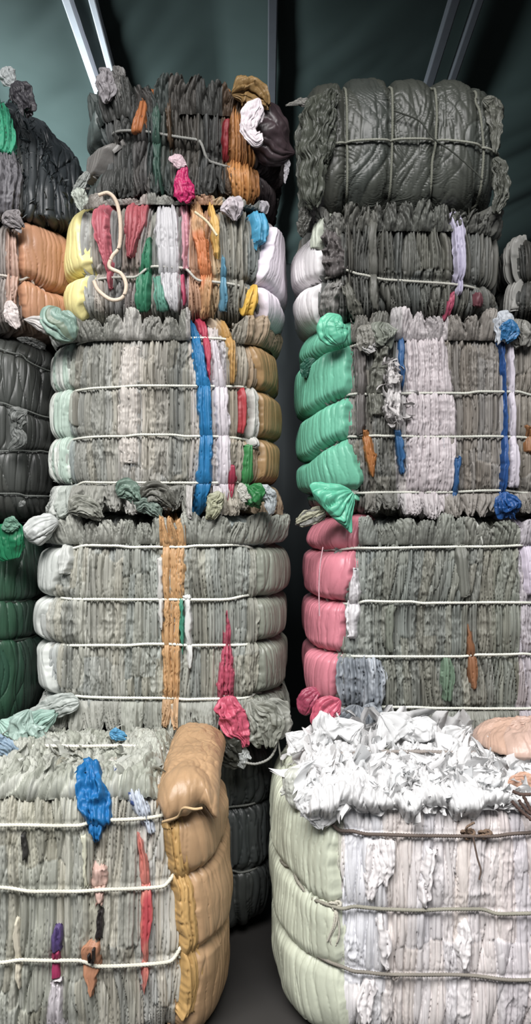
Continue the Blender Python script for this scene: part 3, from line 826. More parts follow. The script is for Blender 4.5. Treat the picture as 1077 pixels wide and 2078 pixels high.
b.rag('loose_flap', [(160, 1425, 30), (120, 1432, 42), (78, 1446, 32), (46, 1450, 12)], '#d6dfd8', thick=0.5, lobes=7, seed=2, amp=0.3, label='whitish film tail')
b.rag('loose_bunch', [(508, 1422, 30), (518, 1445, 44), (530, 1475, 56), (534, 1500, 44)], '#aeb1a4', thick=0.45, lobes=8, seed=3, amp=0.45, label='crumpled grey bag mouth', lift=0.03)
b.rag('loose_bunch', [(540, 1424, 24), (558, 1442, 44), (566, 1468, 46), (562, 1488, 30)], '#b7b9ad', thick=0.45, lobes=7, seed=4, amp=0.45, lift=0.02)
b.rag('loose_bunch', [(520, 1432, 20), (545, 1446, 34), (552, 1476, 40), (548, 1512, 24)], '#9da093', thick=0.5, lobes=7, seed=12, amp=0.45, lift=0.05)
b.rag('loose_bunch', [(448, 1498, 40), (462, 1522, 50), (480, 1538, 30)], '#4c4d45', thick=0.6, lobes=8, seed=5, amp=0.5, label='dark film tuft hanging below')
b.rag('loose_flap', [(496, 1512, 8), (486, 1534, 40), (494, 1556, 12)], '#c3c8c5', thick=0.3, seed=6, amp=0.3, label='pale pointed scrap', taper=(0.1, 0.1))
b.rag('loose_flap', [(452, 1549, 8), (474, 1546, 22), (492, 1548, 14)], '#b9bebb', thick=0.3, seed=7, amp=0.3, taper=(0.1, 0.1))
b.cord('cord', [(562, 1490), (558, 1520), (545, 1540), (520, 1550), (498, 1548)], 0.0055, '#8d8e88', twist=25, label='loose rope end')
b.cord('cord', [(562, 1490), (568, 1530), (572, 1560), (578, 1580)], 0.004, '#77786f', label='loose rope end')
for i in range(4): r = b.rope(i, col='#dcded2', lift=0.016)
b.knot(r, 462, 1416, 0.012)
# crumpled rim where the sheet ends are tucked in, between this bale and the one above
b.ruffle('gathered_rim', -END, END, 1104, 1050, seed=1)
b.ruffle('gathered_rim', -END, END, 1424, 1494, seed=2, off=0.03, uneven=0.02)
b.ruffle('folded_sheet', 325, 378, 1112, 1046, seed=3, off=0.052, lobe=0.06, col='#e0ad74', uneven=0.01, label='orange tan sheet end at the top rim')
b.ruffle('folded_sheet', 329, 364, 1412, 1478, seed=4, off=0.050, lobe=0.06, col='#d9ae80', uneven=0.01, label='orange tan sheet end at the lower rim')
b.rag('folded_sheet', [(462, 1412, 36), (466, 1435, 44), (478, 1465, 44), (490, 1490, 32), (498, 1512, 18)], '#dd5a76', thick=0.45, lobes=9, seed=15, amp=0.45, label='hanging pink sheet end', lift=0.045, gain=0.75)
b.scraps('torn_film_fringe', 130, (150, 560, 1462, 1500), 0.06, '#a9ab9d', seed=3, up=-0.8, spread=0.9, col2='#c2c5ba', aspect=2.2, lift=-0.01)

# ================================================================== third tier, left stack
b = Bale('grey bale with a bright blue strip and red, white and tan sheets beside it', (78, 560, 640, 1046), 4.0, nL=3.4, nR=3.2, mt=6, mb=6,
         ropes=[[(95, 698), (130, 688), (500, 686), (548, 694)], 785, 884, 980], seed=11, gain=0.56, pin_end=0.040, group=G)
b.body([(-END, '#cfd6cc'), (132, '#b7c3b6'), (150, '#a5a698'), (215, '#b3b3a6'), (240, '#c7c4ba'), (290, '#b5b3a7'), (340, '#98998c'), (385, '#c9c4bd'), (430, '#d6cfd2'), (455, '#b5ab95'), (500, '#bd9c74')], wl=0.014, amp=0.016, crum=0.9, seg=0.38)
b.patch('end_sheet', [(690, -END, 118), (740, -END, 112), (785, -END, 108), (830, -END, 104), (884, -END, 106), (940, -END, 104), (980, -END, 122)], '#dfe3db', off=0.022, wl=0.03, amp=0.010, radial=0.018, mat=M_SMOOTH, gain=0.78, label='smooth white end sheet', edge=0.03)
b.patch('folded_sheet', [(688, 112, 140), (785, 108, 138), (884, 106, 136), (980, 112, 140)], '#b9cfc0', off=0.018, wl=0.012, amp=0.014, seed=20, label='pale green sheets', col2='#d9dfd6', gain=0.72)
b.patch('end_sheet', [(660, 506, END), (690, 500, END), (785, 520, END), (884, 522, END), (980, 520, END), (1010, 525, END)], '#c39a66', off=0.024, wl=0.03, amp=0.010, radial=0.018, mat=M_SMOOTH, label='tan end sheet', edge=0.03)
b.patch('folded_sheet', [(640, 384, 400), (690, 386, 412), (785, 396, 428), (884, 402, 434), (980, 398, 432), (1036, 396, 424)], '#2489cc', off=0.03, wl=0.016, amp=0.013, seed=1, label='bright blue sheet')
b.patch('folded_sheet', [(642, 408, 424), (690, 410, 430), (740, 416, 430), (782, 422, 426)], '#d2405c', off=0.03, amp=0.010, seed=2, label='crimson sheet')
b.patch('folded_sheet', [(690, 428, 446), (785, 428, 462), (884, 438, 466), (980, 440, 470), (1030, 462, 474)], '#e9e1e8', off=0.026, amp=0.010, wl=0.014, seed=3, label='white sheet')
b.patch('folded_sheet', [(632, 430, 470), (660, 436, 470), (690, 456, 482), (740, 462, 484), (782, 466, 476)], '#d9a55a', off=0.03, amp=0.014, crum=0.014, seed=4, label='ochre sheet', col2='#c9b59a')
b.patch('folded_sheet', [(788, 482, 494), (830, 482, 496), (878, 480, 492)], '#cc3f46', off=0.028, amp=0.008, seed=5, label='red sheet')
b.patch('folded_sheet', [(786, 500, 518), (830, 506, 520), (880, 500, 522), (910, 508, 522)], '#e2e2da', off=0.032, amp=0.008, crum=0.01, seed=6, label='white sheet edge')
b.patch('folded_sheet', [(900, 496, 506), (950, 488, 510), (984, 486, 506), (1022, 500, 510)], '#3f9a52', off=0.028, amp=0.010, seed=7, label='green sheet')
b.patch('folded_sheet', [(940, 462, 472), (970, 456, 482), (1000, 462, 478), (1026, 468, 474)], '#c8405c', off=0.034, amp=0.010, seed=8, label='raspberry sheet')
b.patch('folded_sheet', [(700, 246, 290), (785, 240, 284), (884, 238, 282), (945, 244, 282)], '#d6cfc6', off=0.016, amp=0.012, wl=0.016, seed=9, crum=0.01, label='pale cream sheets', gain=0.60)
b.rag('loose_flap', [(150, 690, 28), (126, 660, 62), (112, 640, 58), (118, 624, 26)], '#9cc0b0', thick=0.6, lobes=8, seed=1, amp=0.22, mat=M_SMOOTH, label='pale teal bag end', col2='#8a9f86')
b.rag('loose_flap', [(136, 686, 22), (108, 664, 34), (80, 654, 26), (48, 648, 6)], '#e6e0db', thick=0.6, lobes=7, seed=2, amp=0.22, mat=M_SMOOTH, label='white bag corner', taper=(0.3, 0.15))
b.ruffle('gathered_rim', -END, 388, 690, 636, seed=1, off=0.04)
b.ruffle('gathered_rim', 470, END, 692, 640, seed=2, off=0.04)
b.ruffle('gathered_rim', -END, 392, 984, 1046, seed=3, off=0.045, uneven=0.025, crum=0.03)
b.ruffle('gathered_rim', 432, END, 984, 1044, seed=4, off=0.04, uneven=0.02, crum=0.02)
LOW = [(262, 1000, 50, '#86a392'), (318, 1006, 62, '#7b7b71'), (300, 1030, 46, '#8fa598'), (170, 1032, 60, '#b0b2a5')]
for k, (x, y, w, c) in enumerate(LOW):
    b.rag('loose_bunch', [(x - w * .5, y + 4, w * .4), (x - w * .1, y - 6, w * .6), (x + w * .3, y + 6, w * .55), (x + w * .5, y + 18, w * .3)], c, thick=0.7, lobes=9, seed=60 + k, amp=0.55, lift=0.03)
b.rag('loose_bunch', [(500, 990, 20), (518, 1008, 44), (528, 1024, 30)], '#2e8f48', thick=0.6, seed=70, amp=0.45, label='green crumpled film', lift=0.05)
b.rag('loose_bunch', [(525, 985, 20), (545, 1008, 26), (550, 1044, 10)], '#c3cdd0', thick=0.5, seed=71, amp=0.4, label='pale blue film', lift=0.05)
b.rag('loose_bunch', [(488, 980, 10), (492, 1000, 20), (505, 1016, 16)], '#d8d7cb', thick=0.5, seed=72, amp=0.4, lift=0.06)
b.rag('loose_bunch', [(450, 1000, 20), (436, 1022, 30), (428, 1048, 20)], '#c5c7a4', thick=0.5, seed=73, amp=0.4, label='pale olive film', lift=0.04)
for i in range(4): b.rope(i, col='#d2d3c6', lift=0.017, r=0.0055)

# ================================================================== fourth tier, left stack
b = Bale('many-coloured bale with a yellow end and one rope round it', (120, 566, 398, 646), 4.02, depth=0.9, nL=3.5, nR=3.5, mt=5, mb=6,
         ropes=[[(125, 552), (190, 548), (330, 553), (520, 566), (560, 586)]], seed=13, gain=1.15, pin=0.02, pin_end=0.06, group=G)
b.body([(-END, '#8f8e84'), (187, '#8d867c'), (215, '#85817a'), (245, '#8b7f78'), (300, '#77786f'), (368, '#8a6f6f'), (385, '#a0704f'), (432, '#a9885c'), (450, '#7f7f74'), (505, '#6f7774'), (530, '#a49fa6')], wl=0.018, amp=0.022, crum=0.2, seg=0.5, wander=0.9)
b.patch('end_sheet', [(396, 122, 158), (420, -END, 168), (470, -END, 178), (520, -END, 186), (552, -END, 190), (600, -END, 178), (640, -END, 166)], '#e3d78d', off=0.035, wl=0.04, amp=0.010, radial=0.024, mat=M_SMOOTH, label='pale yellow end sheet', edge=0.03)
b.patch('end_sheet', [(440, 540, END), (480, 530, END), (552, 514, END), (600, 524, END), (660, 538, END)], '#d5cbd6', off=0.045, wl=0.04, amp=0.012, radial=0.02, mat=M_SMOOTH, label='lavender white end sheet', edge=0.03)
b.patch('folded_sheet', [(412, 184, 216), (450, 188, 222), (500, 200, 226), (552, 214, 232), (590, 220, 230)], '#c0606c', off=0.026, amp=0.012, seed=1, label='dusty rose sheet', gain=0.85)
b.patch('folded_sheet', [(415, 246, 302), (450, 248, 300), (485, 252, 286), (530, 256, 270)], '#bb5a62', off=0.026, amp=0.010, seed=2, label='wide rose red sheet', wl=0.03, gain=0.8)
b.patch('folded_sheet', [(480, 298, 310), (530, 284, 310), (580, 272, 308), (632, 270, 300)], '#2b6e50', off=0.022, amp=0.012, wl=0.014, seed=3, label='dark green sheet')
b.patch('folded_sheet', [(394, 310, 344), (430, 312, 362), (500, 314, 366), (552, 318, 366), (600, 330, 368), (632, 345, 366)], '#c9c8cb', off=0.034, amp=0.012, wl=0.022, seed=4, label='white grey sheet', gain=0.72)
b.patch('folded_sheet', [(425, 366, 386), (500, 368, 384), (552, 370, 382)], '#b8808c', off=0.024, amp=0.010, seed=5, label='mauve pink sheet')
b.patch('folded_sheet', [(420, 386, 412), (470, 388, 420), (552, 404, 430), (640, 408, 432)], '#b0673c', off=0.026, amp=0.012, wl=0.014, seed=6, label='rust orange sheet', col2='#a98058')
b.patch('folded_sheet', [(425, 426, 440), (480, 428, 446), (520, 432, 446)], '#c79d50', off=0.03, amp=0.008, seed=7, label='ochre sheet')
b.patch('folded_sheet', [(432, 506, 536), (460, 508, 534), (490, 514, 528)], '#3f8fb4', off=0.036, amp=0.014, crum=0.012, seed=8, label='blue scrap')
b.patch('folded_sheet', [(520, 446, 458), (580, 446, 462), (630, 448, 466)], '#4e7f96', off=0.026, amp=0.010, seed=9, label='muted blue sheet')
b.patch('folded_sheet', [(575, 506, 516), (600, 498, 520), (632, 492, 520)], '#c59a3a', off=0.03, amp=0.012, seed=10, label='mustard sheet')
b.patch('folded_sheet', [(560, 366, 376), (620, 370, 380)], '#9b3350', off=0.024, amp=0.008, seed=11, label='wine red edge')
b.patch('folded_sheet', [(560, 308, 328), (632, 312, 344)], '#4f8573', off=0.022, amp=0.012, seed=12, label='muted teal sheet')
b.cord('strap', [(190, 570), (200, 590), (225, 608), (248, 604), (256, 580), (246, 556), (222, 542), (228, 520), (242, 500), (244, 450), (236, 410), (220, 392), (200, 396)], 0.009, '#cdb9a4', lift=0.075, n=160, label='beige webbing strap hanging in a loop', gain=1.2)
b.cord('strap', [(395, 430), (420, 450), (440, 478)], 0.006, '#cdbf9d', lift=0.075, gain=1.2)
b.ruffle('gathered_rim', 170, 545, 414, 396, seed=1, off=0.012, amp=0.010)
for k, (x, y, w, c) in enumerate([(470, 412, 44, '#b4abb0'), (160, 392, 26, '#a9b0a5')]):
    b.rag('loose_bunch', [(x - 4, y - 12, w * .3), (x, y, w), (x + 4, y + 18, w * .8), (x + 6, y + 34, w * .3)], c, thick=0.6, lobes=8, seed=50 + k, amp=0.45, lift=0.01)
for i in range(1): b.rope(i, col='#b9b8ae', lift=0.040, r=0.006)

# ================================================================== top tier, left stack
b = Bale('dark grey bale with rust and maroon sheets on top of the stack beside the post', (166, 572, 156, 402), 4.03, depth=0.85, nL=3.0, nR=2.6, mt=4, mb=6,
         ropes=[[(170, 268), (240, 277), (400, 303), (520, 328), (560, 336)]], seed=17, gain=0.66, pin=0.025, pin_end=0.05, lump=0.035, group=G)
b.body([(-END, '#566460'), (210, '#4e504c'), (270, '#5b5752'), (300, '#47524e'), (345, '#57534c'), (400, '#4d4e4a'), (450, '#6c5038'), (520, '#4a3a3c')], wl=0.022, amp=0.026, crum=0.15, seg=0.6, wander=1.0)
b.patch('end_sheet', [(190, -END, 206), (230, -END, 200), (270, -END, 192), (300, -END, 176)], '#7b8986', off=0.03, wl=0.035, amp=0.014, radial=0.016, mat=M_SMOOTH, label='grey teal end sheet', edge=0.03)
b.patch('folded_sheet', [(172, 280, 306), (210, 276, 302), (250, 272, 298), (272, 268, 296)], '#96562c', off=0.03, amp=0.012, wl=0.025, seed=1, label='rust brown sheet', gain=1.3)
b.patch('folded_sheet', [(180, 310, 330), (280, 306, 326), (395, 312, 330)], '#3d5f52', off=0.024, amp=0.014, seed=2, label='dark teal sheet')
b.patch('folded_sheet', [(180, 330, 345), (250, 338, 350), (300, 340, 352)], '#5a4632', off=0.024, amp=0.012, seed=3, label='brown sheet')
b.patch('folded_sheet', [(240, 452, 464), (280, 448, 464), (325, 452, 462)], '#a82a34', off=0.035, amp=0.012, crum=0.012, seed=4, label='red sheet')
b.patch('folded_sheet', [(190, 466, 500), (240, 464, 504), (310, 462, 520), (340, 456, 520), (380, 470, 528), (410, 484, 524)], '#8a5a30', off=0.03, amp=0.020, wl=0.014, seed=5, label='rust brown pleated sheets', col2='#a8713c', gain=1.3)
b.rag('end_sack', [(490, 240, 40), (530, 262, 100), (566, 300, 76), (598, 312, 16)], '#43363a', thick=0.9, lobes=7, seed=1, amp=0.14, mat=M_SMOOTH, label='dark maroon bag end', lift=-0.10, gain=1.0)
b.rag('loose_bunch', [(470, 190, 26), (492, 186, 48), (522, 196, 40), (545, 215, 14)], '#b08a52', thick=0.7, lobes=9, seed=2, amp=0.45, label='ochre crumpled film', lift=0.02)
b.rag('loose_flap', [(526, 200, 14), (512, 230, 34), (504, 262, 26), (520, 282, 26), (528, 270, 10)], '#cdc3c8', thick=0.5, lobes=8, seed=3, amp=0.3, label='white film scrap', lift=0.08, gain=1.4)
b.rag('loose_flap', [(376, 334, 12), (368, 360, 24), (374, 395, 38), (372, 412, 18)], '#b8215c', thick=0.5, lobes=6, seed=4, amp=0.2, label='magenta scrap hanging', lift=0.06, gain=1.3)
b.rag('loose_flap', [(342, 320, 8), (358, 326, 24), (374, 336, 12)], '#b79da4', thick=0.3, lobes=5, seed=5, amp=0.15, label='pale pink tag', lift=0.07, taper=(0.6, 0.6), gain=1.3)
b.patch('loose_film', [(272, 205, 250), (290, 184, 238), (320, 174, 222), (350, 172, 205)], '#8d8a86', off=0.055, wl=0.03, amp=0.014, seed=16, mat=M_SMOOTH, radial=0.01, label='greyish film lobe', edge=0.03, gain=0.75)
b.ruffle('gathered_rim', 185, 500, 230, 158, seed=1, off=0.03, lobe=0.10, wl=0.02, amp=0.022, uneven=0.045)
b.ruffle('gathered_rim', 175, 470, 330, 404, seed=2, off=0.04, lobe=0.12, wl=0.02, amp=0.022)
for k, (x, y, w, c) in enumerate([(212, 150, 34, '#bdb7bb'), (238, 146, 26, '#8d8b88')]):
    b.rag('loose_bunch', [(x - w * .3, y - 12, w * .3), (x, y, w * .8), (x + w * .15, y + 28, w * .9), (x + w * .1, y + 56, w * .4)], c, thick=0.6, lobes=9, seed=50 + k, amp=0.5, lift=-0.03)
b.rag('loose_flap', [(180, 350, 14), (164, 372, 20), (148, 392, 10)], '#a5aaa5', thick=0.5, lobes=6, seed=80, amp=0.35, label='pale scrap at the lower corner')
b.rag('loose_flap', [(584, 318, 4), (582, 340, 10), (577, 372, 4)], '#cfcbd2', thick=0.4, lobes=5, seed=81, amp=0.4, label='white dangling scrap', lift=-0.1)
b.scraps('torn_film_fringe', 70, (190, 460, 160, 190), 0.05, '#66706a', seed=3, up=0.8, spread=0.9, col2='#8a8f8a', aspect=3.0, lift=-0.01)
b.rope(0, col='#8f8f8a', lift=0.056, r=0.0065)

# ================================================================== white bale on the floor
b = Bale('white film bale with a pale olive sack end, low in front of the pink-ended bale', (566, 1290, 1592, 2138), 3.3, depth=1.35, nL=3.6, nR=5, mt=5, mb=9,
         ropes=[[(560, 1640), (620, 1672), (690, 1690), (1000, 1692), (1100, 1692)], [(560, 1800), (585, 1822), (630, 1842), (700, 1848), (1100, 1846)], [(560, 1930), (580, 1958), (620, 1972), (720, 1978), (1100, 1978)]], seed=19, gain=0.80, pin=0.008, pin_end=0.022, group=G)
b.body([(-END, '#c3c6b4'), (690, '#e8e3e2'), (780, '#e1d9d8'), (860, '#e6dede'), (950, '#e2d8d7'), (1020, '#ded2d3')], wl=0.022, amp=0.011, camp=0.014, crum=0.5, seg=0.45, vis_top=True, jit=0.05, mat=M_FILM, coarse=0.11)
b.patch('end_sheet', [(1585, -END, 600), (1640, -END, 622), (1690, -END, 690), (1760, -END, 686), (1848, -END, 694), (1978, -END, 706), (2140, -END, 714)], '#c2c8b2', off=0.022, wl=0.035, amp=0.010, radial=0.026, mat=M_SMOOTH, keep=0.6, label='smooth pale olive end sheet', edge=0.04, gain=0.92)
for k, rows in enumerate([[(1700, 740, 765), (1760, 735, 790), (1830, 742, 760)], [(1700, 760, 800), (1740, 770, 806), (1800, 775, 790)], [(1860, 760, 778), (1920, 764, 796), (1970, 780, 790)], [(1870, 930, 950), (1930, 925, 960), (1965, 935, 945)], [(1720, 860, 890), (1790, 850, 880), (1840, 856, 870)], [(1990, 740, 770), (2040, 720, 760), (2078, 730, 750)]]):
    b.patch('folded_sheet', rows, '#efeaea', off=0.026, wl=0.03, amp=0.012, crum=0.015, seed=k + 1, jag=0.012)
b.top_cover('crumpled_top_film', 0.13, 1.20, 3.34, 3.97, 0.10, '#f6f6f6', off=0.015, seed=1, mat=M_THIN, jit=0.03, label='crumpled white film over the top')
b.scraps('torn_film_fringe', 1400, (0.16, 1.05, 3.36, 4.02), 0.075, '#f6f6f6', seed=1, gain=1.0, mat=M_THIN, up=-0.15, spread=0.7, fwd=-1.0, out=0.35, col2='#f0f2f3', aspect=1.3, lift=0.02, top=True, label='white torn film tufts on the top')
b.scraps('torn_film_fringe', 600, (622, 1060, 1590, 1622), 0.06, '#f4f3f3', seed=2, mat=M_THIN, up=-1.4, spread=0.6, out=0.4, aspect=1.5, lift=-0.01, label='white torn film tufts over the front edge')
b.scraps('torn_film_fringe', 60, (0.14, 0.9, 3.9, 4.0), 0.13, '#f6f6f6', seed=3, mat=M_THIN, up=0.8, spread=0.7, aspect=1.3, lift=0.0, top=True)
b.top_rope(1548, 680, 1030, col='#8d857f', lift=0.05)
for k, p in enumerate([[(668, 1500, 70), (655, 1470, 44), (650, 1446, 10)], [(800, 1500, 90), (790, 1478, 80), (775, 1456, 24)], [(850, 1505, 60), (845, 1480, 60), (835, 1468, 30)], [(612, 1520, 50), (600, 1502, 34), (582, 1490, 10)], [(920, 1512, 60), (925, 1496, 50), (940, 1484, 20)], [(700, 1500, 80), (710, 1486, 60), (730, 1474, 20)], [(625, 1600, 60), (635, 1650, 44), (650, 1680, 16)]]):
    b.rag('loose_flap', p, '#f5f6f6', D=3.75 if k < 6 else 3.35, thick=0.35, lobes=7, seed=k + 1, amp=0.3, mat=M_THIN, taper=(0.4, 0.15))
b.rag('loose_bunch', [(600, 1560, 50), (602, 1600, 56), (596, 1640, 30)], '#c8cbc0', D=3.5, thick=0.7, lobes=8, seed=10, amp=0.25, mat=M_SMOOTH, label='greyish bag corner')
b.rag('loose_flap', [(610, 1560, 12), (590, 1590, 22), (570, 1610, 10)], '#d6d8d0', D=3.5, thick=0.4, lobes=6, seed=11, amp=0.3)
cols = ['#8d857f', '#665a53', '#8f8c7e', '#837d73']
for i in range(3): r = b.rope(i, col=cols[i + 1], lift=0.028, r=0.0068, twist=34)
rp = [None] + [o for o in b.root.children if o.name.startswith('rope')][1:]
b.knot(rp[1], 950, 1690, 0.020, col='#75604f', tails=[[(0.03, -0.01, -0.005), (0.09, -0.005, 0.004)], [(-0.01, -0.02, 0.03), (0.02, -0.02, 0.05)]])
b.knot(rp[1], 985, 1690, 0.018, col='#75604f')
b.knot(rp[2], 678, 1848, 0.018, col='#b7b3a4', tails=[[(0.004, -0.02, -0.05), (-0.02, -0.012, -0.12), (-0.004, -0.012, -0.15), (0.014, -0.016, -0.10), (0.006, -0.01, -0.02)], [(-0.006, -0.02, -0.06), (-0.03, -0.012, -0.13)]])
b.knot(rp[3], 800, 1980, 0.013, col='#8d857f')
b.cord('cord', [(960, 1700), (968, 1740), (975, 1765), (972, 1785)], 0.0035, '#6b5a50', lift=0.04, label='thin brown cord end')

# ================================================================== second tier, right stack
b = Bale('dark grey-green bale with a smooth pink end above the white bale', (636, 1170, 1048, 1498), 4.0, nL=4.0, nR=5, mt=6, mb=6,
         ropes=[[(640, 1122), (800, 1114), (1100, 1110)], [(640, 1224), (1100, 1220)], 1330, [(640, 1436), (1100, 1434)]], seed=23, gain=0.70, pin_end=0.04, group=G)
b.body([(-END, '#8c9389'), (760, '#84897c'), (830, '#7c8075'), (905, '#858a7e'), (945, '#8c8e81'), (1000, '#838879'), (1055, '#b3abb4')], wl=0.015, amp=0.020, crum=0.8, seg=0.36, wander=0.7)
b.patch('end_sheet', [(1052, -END, 725), (1112, -END, 726), (1170, -END, 722), (1223, -END, 706), (1330, -END, 700), (1380, -END, 690), (1435, -END, 684), (1490, -END, 684)], '#d97f8e', gain=0.85, off=0.028, wl=0.035, amp=0.008, radial=0.020, mat=M_SMOOTH, label='smooth pink end sheet', edge=0.03, jit=0.05)
b.patch('folded_sheet', [(1150, 716, 726), (1200, 708, 732), (1250, 702, 730), (1300, 706, 726)], '#dfdcdf', off=0.036, amp=0.010, crum=0.016, seed=1, label='white sheet edge', jag=0.008)
b.patch('folded_sheet', [(1270, 946, 952), (1310, 944, 966), (1360, 946, 972), (1400, 955, 970)], '#9b6744', off=0.022, amp=0.012, seed=2, label='rust brown sheet')
b.patch('folded_sheet', [(1052, 1056, 1085), (1110, 1060, 1085), (1210, 1066, 1085)], '#c9bfcf', off=0.022, amp=0.010, seed=3, label='lavender sheet')
b.patch('folded_sheet', [(1052, 906, 940), (1110, 920, 950), (1215, 930, 956)], '#73756c', off=0.022, amp=0.006, wl=0.03, seed=4)
b.patch('folded_sheet', [(1225, 786, 806), (1270, 778, 800), (1325, 786, 800)], '#7d8376', off=0.022, amp=0.01, wl=0.03, seed=5)
b.patch('folded_sheet', [(1054, 970, 978), (1080, 972, 982), (1108, 978, 984)], '#d8dad2', off=0.024, amp=0.006, seed=6, label='white sliver')
b.patch('folded_sheet', [(1332, 895, 915), (1370, 890, 925), (1425, 900, 920)], '#6f8a72', off=0.018, amp=0.014, seed=7, label='muted green sheet')
b.patch('folded_sheet', [(1336, 692, 770), (1370, 686, 786), (1420, 690, 780), (1445, 700, 760)], '#8f97a0', off=0.03, amp=0.024, wl=0.03, seed=8, crum=0.02, label='blue grey sheet', col2='#b9c0c8')
b.rag('loose_bunch', [(724, 1430, 30), (720, 1450, 50), (708, 1476, 60), (700, 1494, 50)], '#858c94', thick=0.45, lobes=8, seed=2, amp=0.5, label='blue grey gathered bag mouth', lift=0.03)
b.rag('loose_bunch', [(745, 1428, 26), (752, 1450, 40), (744, 1478, 46), (735, 1496, 30)], '#98a0a8', thick=0.45, lobes=7, seed=1, amp=0.5, lift=0.02)
b.rag('loose_flap', [(690, 1420, 20), (664, 1440, 54), (650, 1465, 34), (672, 1490, 14)], '#d65a74', thick=0.5, lobes=8, seed=3, amp=0.3, mat=M_SMOOTH, label='pink bag tail', lift=0.02)
b.rag('loose_flap', [(650, 1400, 20), (628, 1420, 44), (614, 1450, 26)], '#b04560', thick=0.6, lobes=7, seed=4, amp=0.25, mat=M_SMOOTH, label='dark pink bag tail', lift=-0.12)
b.ruffle('gathered_rim', 728, END, 1106, 1054, seed=1)
b.ruffle('gathered_rim', 760, END, 1444, 1494, seed=2, off=0.03, uneven=0.03)
for i in range(4): b.rope(i, col='#cfd1c6', lift=0.018, r=0.0058)
b.cord('cord', [(655, 1110), (649, 1150), (647, 1200), (648, 1250)], 0.0028, '#c9a0a8', lift=0.02, label='thin pale cord down the pink end')

# ================================================================== third tier, right stack
b = Bale('grey-brown bale with a green sack end and blue slivers', (624, 1170, 640, 1052), 4.0, nL=3.2, nR=5, mt=6, mb=6,
         ropes=[[(630, 716), (660, 702), (700, 696), (890, 685), (1010, 680), (1077, 690), (1100, 700)], [(630, 832), (660, 815), (705, 801), (800, 797), (1100, 797)], [(630, 930), (660, 905), (705, 888), (760, 885), (1100, 885)], [(640, 1000), (720, 996), (1100, 996)]], seed=29, gain=0.65, pin_end=0.04, group=G)
b.body([(-END, '#8a8a80'), (712, '#77746a'), (760, '#74746a'), (800, '#b3aeae'), (822, '#c0b6b8'), (905, '#8d857b'), (1014, '#a29c98'), (1050, '#8a847a')], wl=0.015, amp=0.017, crum=0.85, seg=0.36)
b.patch('end_sheet', [(645, 652, 702), (696, -END, 716), (750, -END, 716), (800, -END, 716), (850, -END, 712), (886, -END, 714), (930, -END, 728), (970, -END, 742), (1000, -END, 728), (1020, -END, 730)], '#68bb9b', gain=0.85, off=0.035, wl=0.028, amp=0.010, radial=0.020, mat=M_SMOOTH, label='smooth green sack end', edge=0.03, jit=0.06)
b.rag('loose_bunch', [(690, 700, 40), (676, 672, 54), (680, 652, 46), (690, 640, 20)], '#5dbf9a', thick=0.6, lobes=7, seed=1, amp=0.2, mat=M_SMOOTH, gain=0.8, label='green sack mouth', lift=0.03)
b.rag('loose_bunch', [(715, 998, 26), (700, 1012, 56), (680, 1030, 96), (668, 1042, 90)], '#55b894', thick=0.4, lobes=12, seed=2, amp=0.4, mat=M_SMOOTH, gain=0.8, label='fanned green sack tail', lift=0.04)
b.rag('loose_bunch', [(640, 730, 14), (622, 745, 26), (618, 765, 14)], '#2f6b57', thick=0.6, lobes=7, seed=3, amp=0.4, label='dark green scrap', lift=-0.2)
b.rag('loose_bunch', [(660, 1036, 20), (632, 1048, 30), (604, 1058, 24)], '#b6b59b', thick=0.5, lobes=8, seed=4, amp=0.45, label='pale cream fringe', col2='#7b7b74', lift=0.0)
b.patch('folded_sheet', [(700, 716, 742), (800, 720, 744), (886, 722, 740)], '#6a6562', off=0.02, amp=0.014, seed=1)
b.patch('folded_sheet', [(866, 736, 742), (890, 732, 756), (930, 738, 768), (950, 744, 762), (970, 752, 758)], '#ad6b33', off=0.028, amp=0.014, seed=2, label='rust orange sheet')
b.patch('folded_sheet', [(640, 802, 812), (690, 804, 818), (760, 810, 824), (795, 812, 818)], '#2c639f', off=0.026, amp=0.010, seed=3, label='blue sheet')
b.patch('folded_sheet', [(868, 798, 814), (920, 802, 822), (965, 812, 820)], '#2f679e', off=0.026, amp=0.010, seed=4, label='blue sheet')
b.patch('folded_sheet', [(640, 806, 898), (690, 820, 908), (800, 824, 924), (886, 826, 930), (960, 824, 924), (1044, 806, 916)], '#cdc3c6', off=0.022, amp=0.012, wl=0.018, crum=0.012, seed=5, label='pale lavender grey sheets', gain=0.62)
b.patch('folded_sheet', [(925, 920, 934), (980, 916, 932), (1040, 914, 930)], '#2c5f99', off=0.026, amp=0.010, seed=6, label='blue sheet edge')
b.patch('folded_sheet', [(645, 1014, 1030), (690, 1012, 1026), (800, 1018, 1028), (886, 1016, 1028), (996, 1014, 1028), (1010, 1008, 1034)], '#22539a', off=0.026, amp=0.010, seed=7, label='long blue sheet')
b.patch('folded_sheet', [(690, 1028, 1044), (800, 1030, 1044), (886, 1030, 1048), (990, 1030, 1052)], '#d3ccd8', off=0.024, amp=0.008, seed=8, label='lavender white sheet')
b.patch('folded_sheet', [(860, 1064, 1085), (920, 1064, 1085)], '#98653c', off=0.016, amp=0.01, seed=9, label='brown sheet')
b.patch('loose_film', [(728, 792, 806), (770, 776, 816), (800, 784, 818), (830, 772, 816), (868, 790, 810)], '#cfcbca', off=0.04, amp=0.014, crum=0.06, seed=15, jag=0.02, label='white fluffy scrap', gain=0.75)
b.scraps('torn_film_fringe', 50, (776, 816, 735, 862), 0.05, '#d5d1d0', seed=5, mat=M_THIN, up=0.0, spread=1.2, out=0.6, aspect=1.8, lift=0.03, gain=0.75)
b.patch('loose_film', [(690, 756, 796), (730, 750, 790), (790, 744, 778), (850, 748, 776)], '#6b6c62', off=0.025, amp=0.016, crum=0.05, seed=16, jag=0.012)
b.rag('loose_bunch', [(740, 660, 30), (742, 690, 40), (738, 712, 20)], '#8f8d84', thick=0.5, lobes=8, seed=7, amp=0.4)
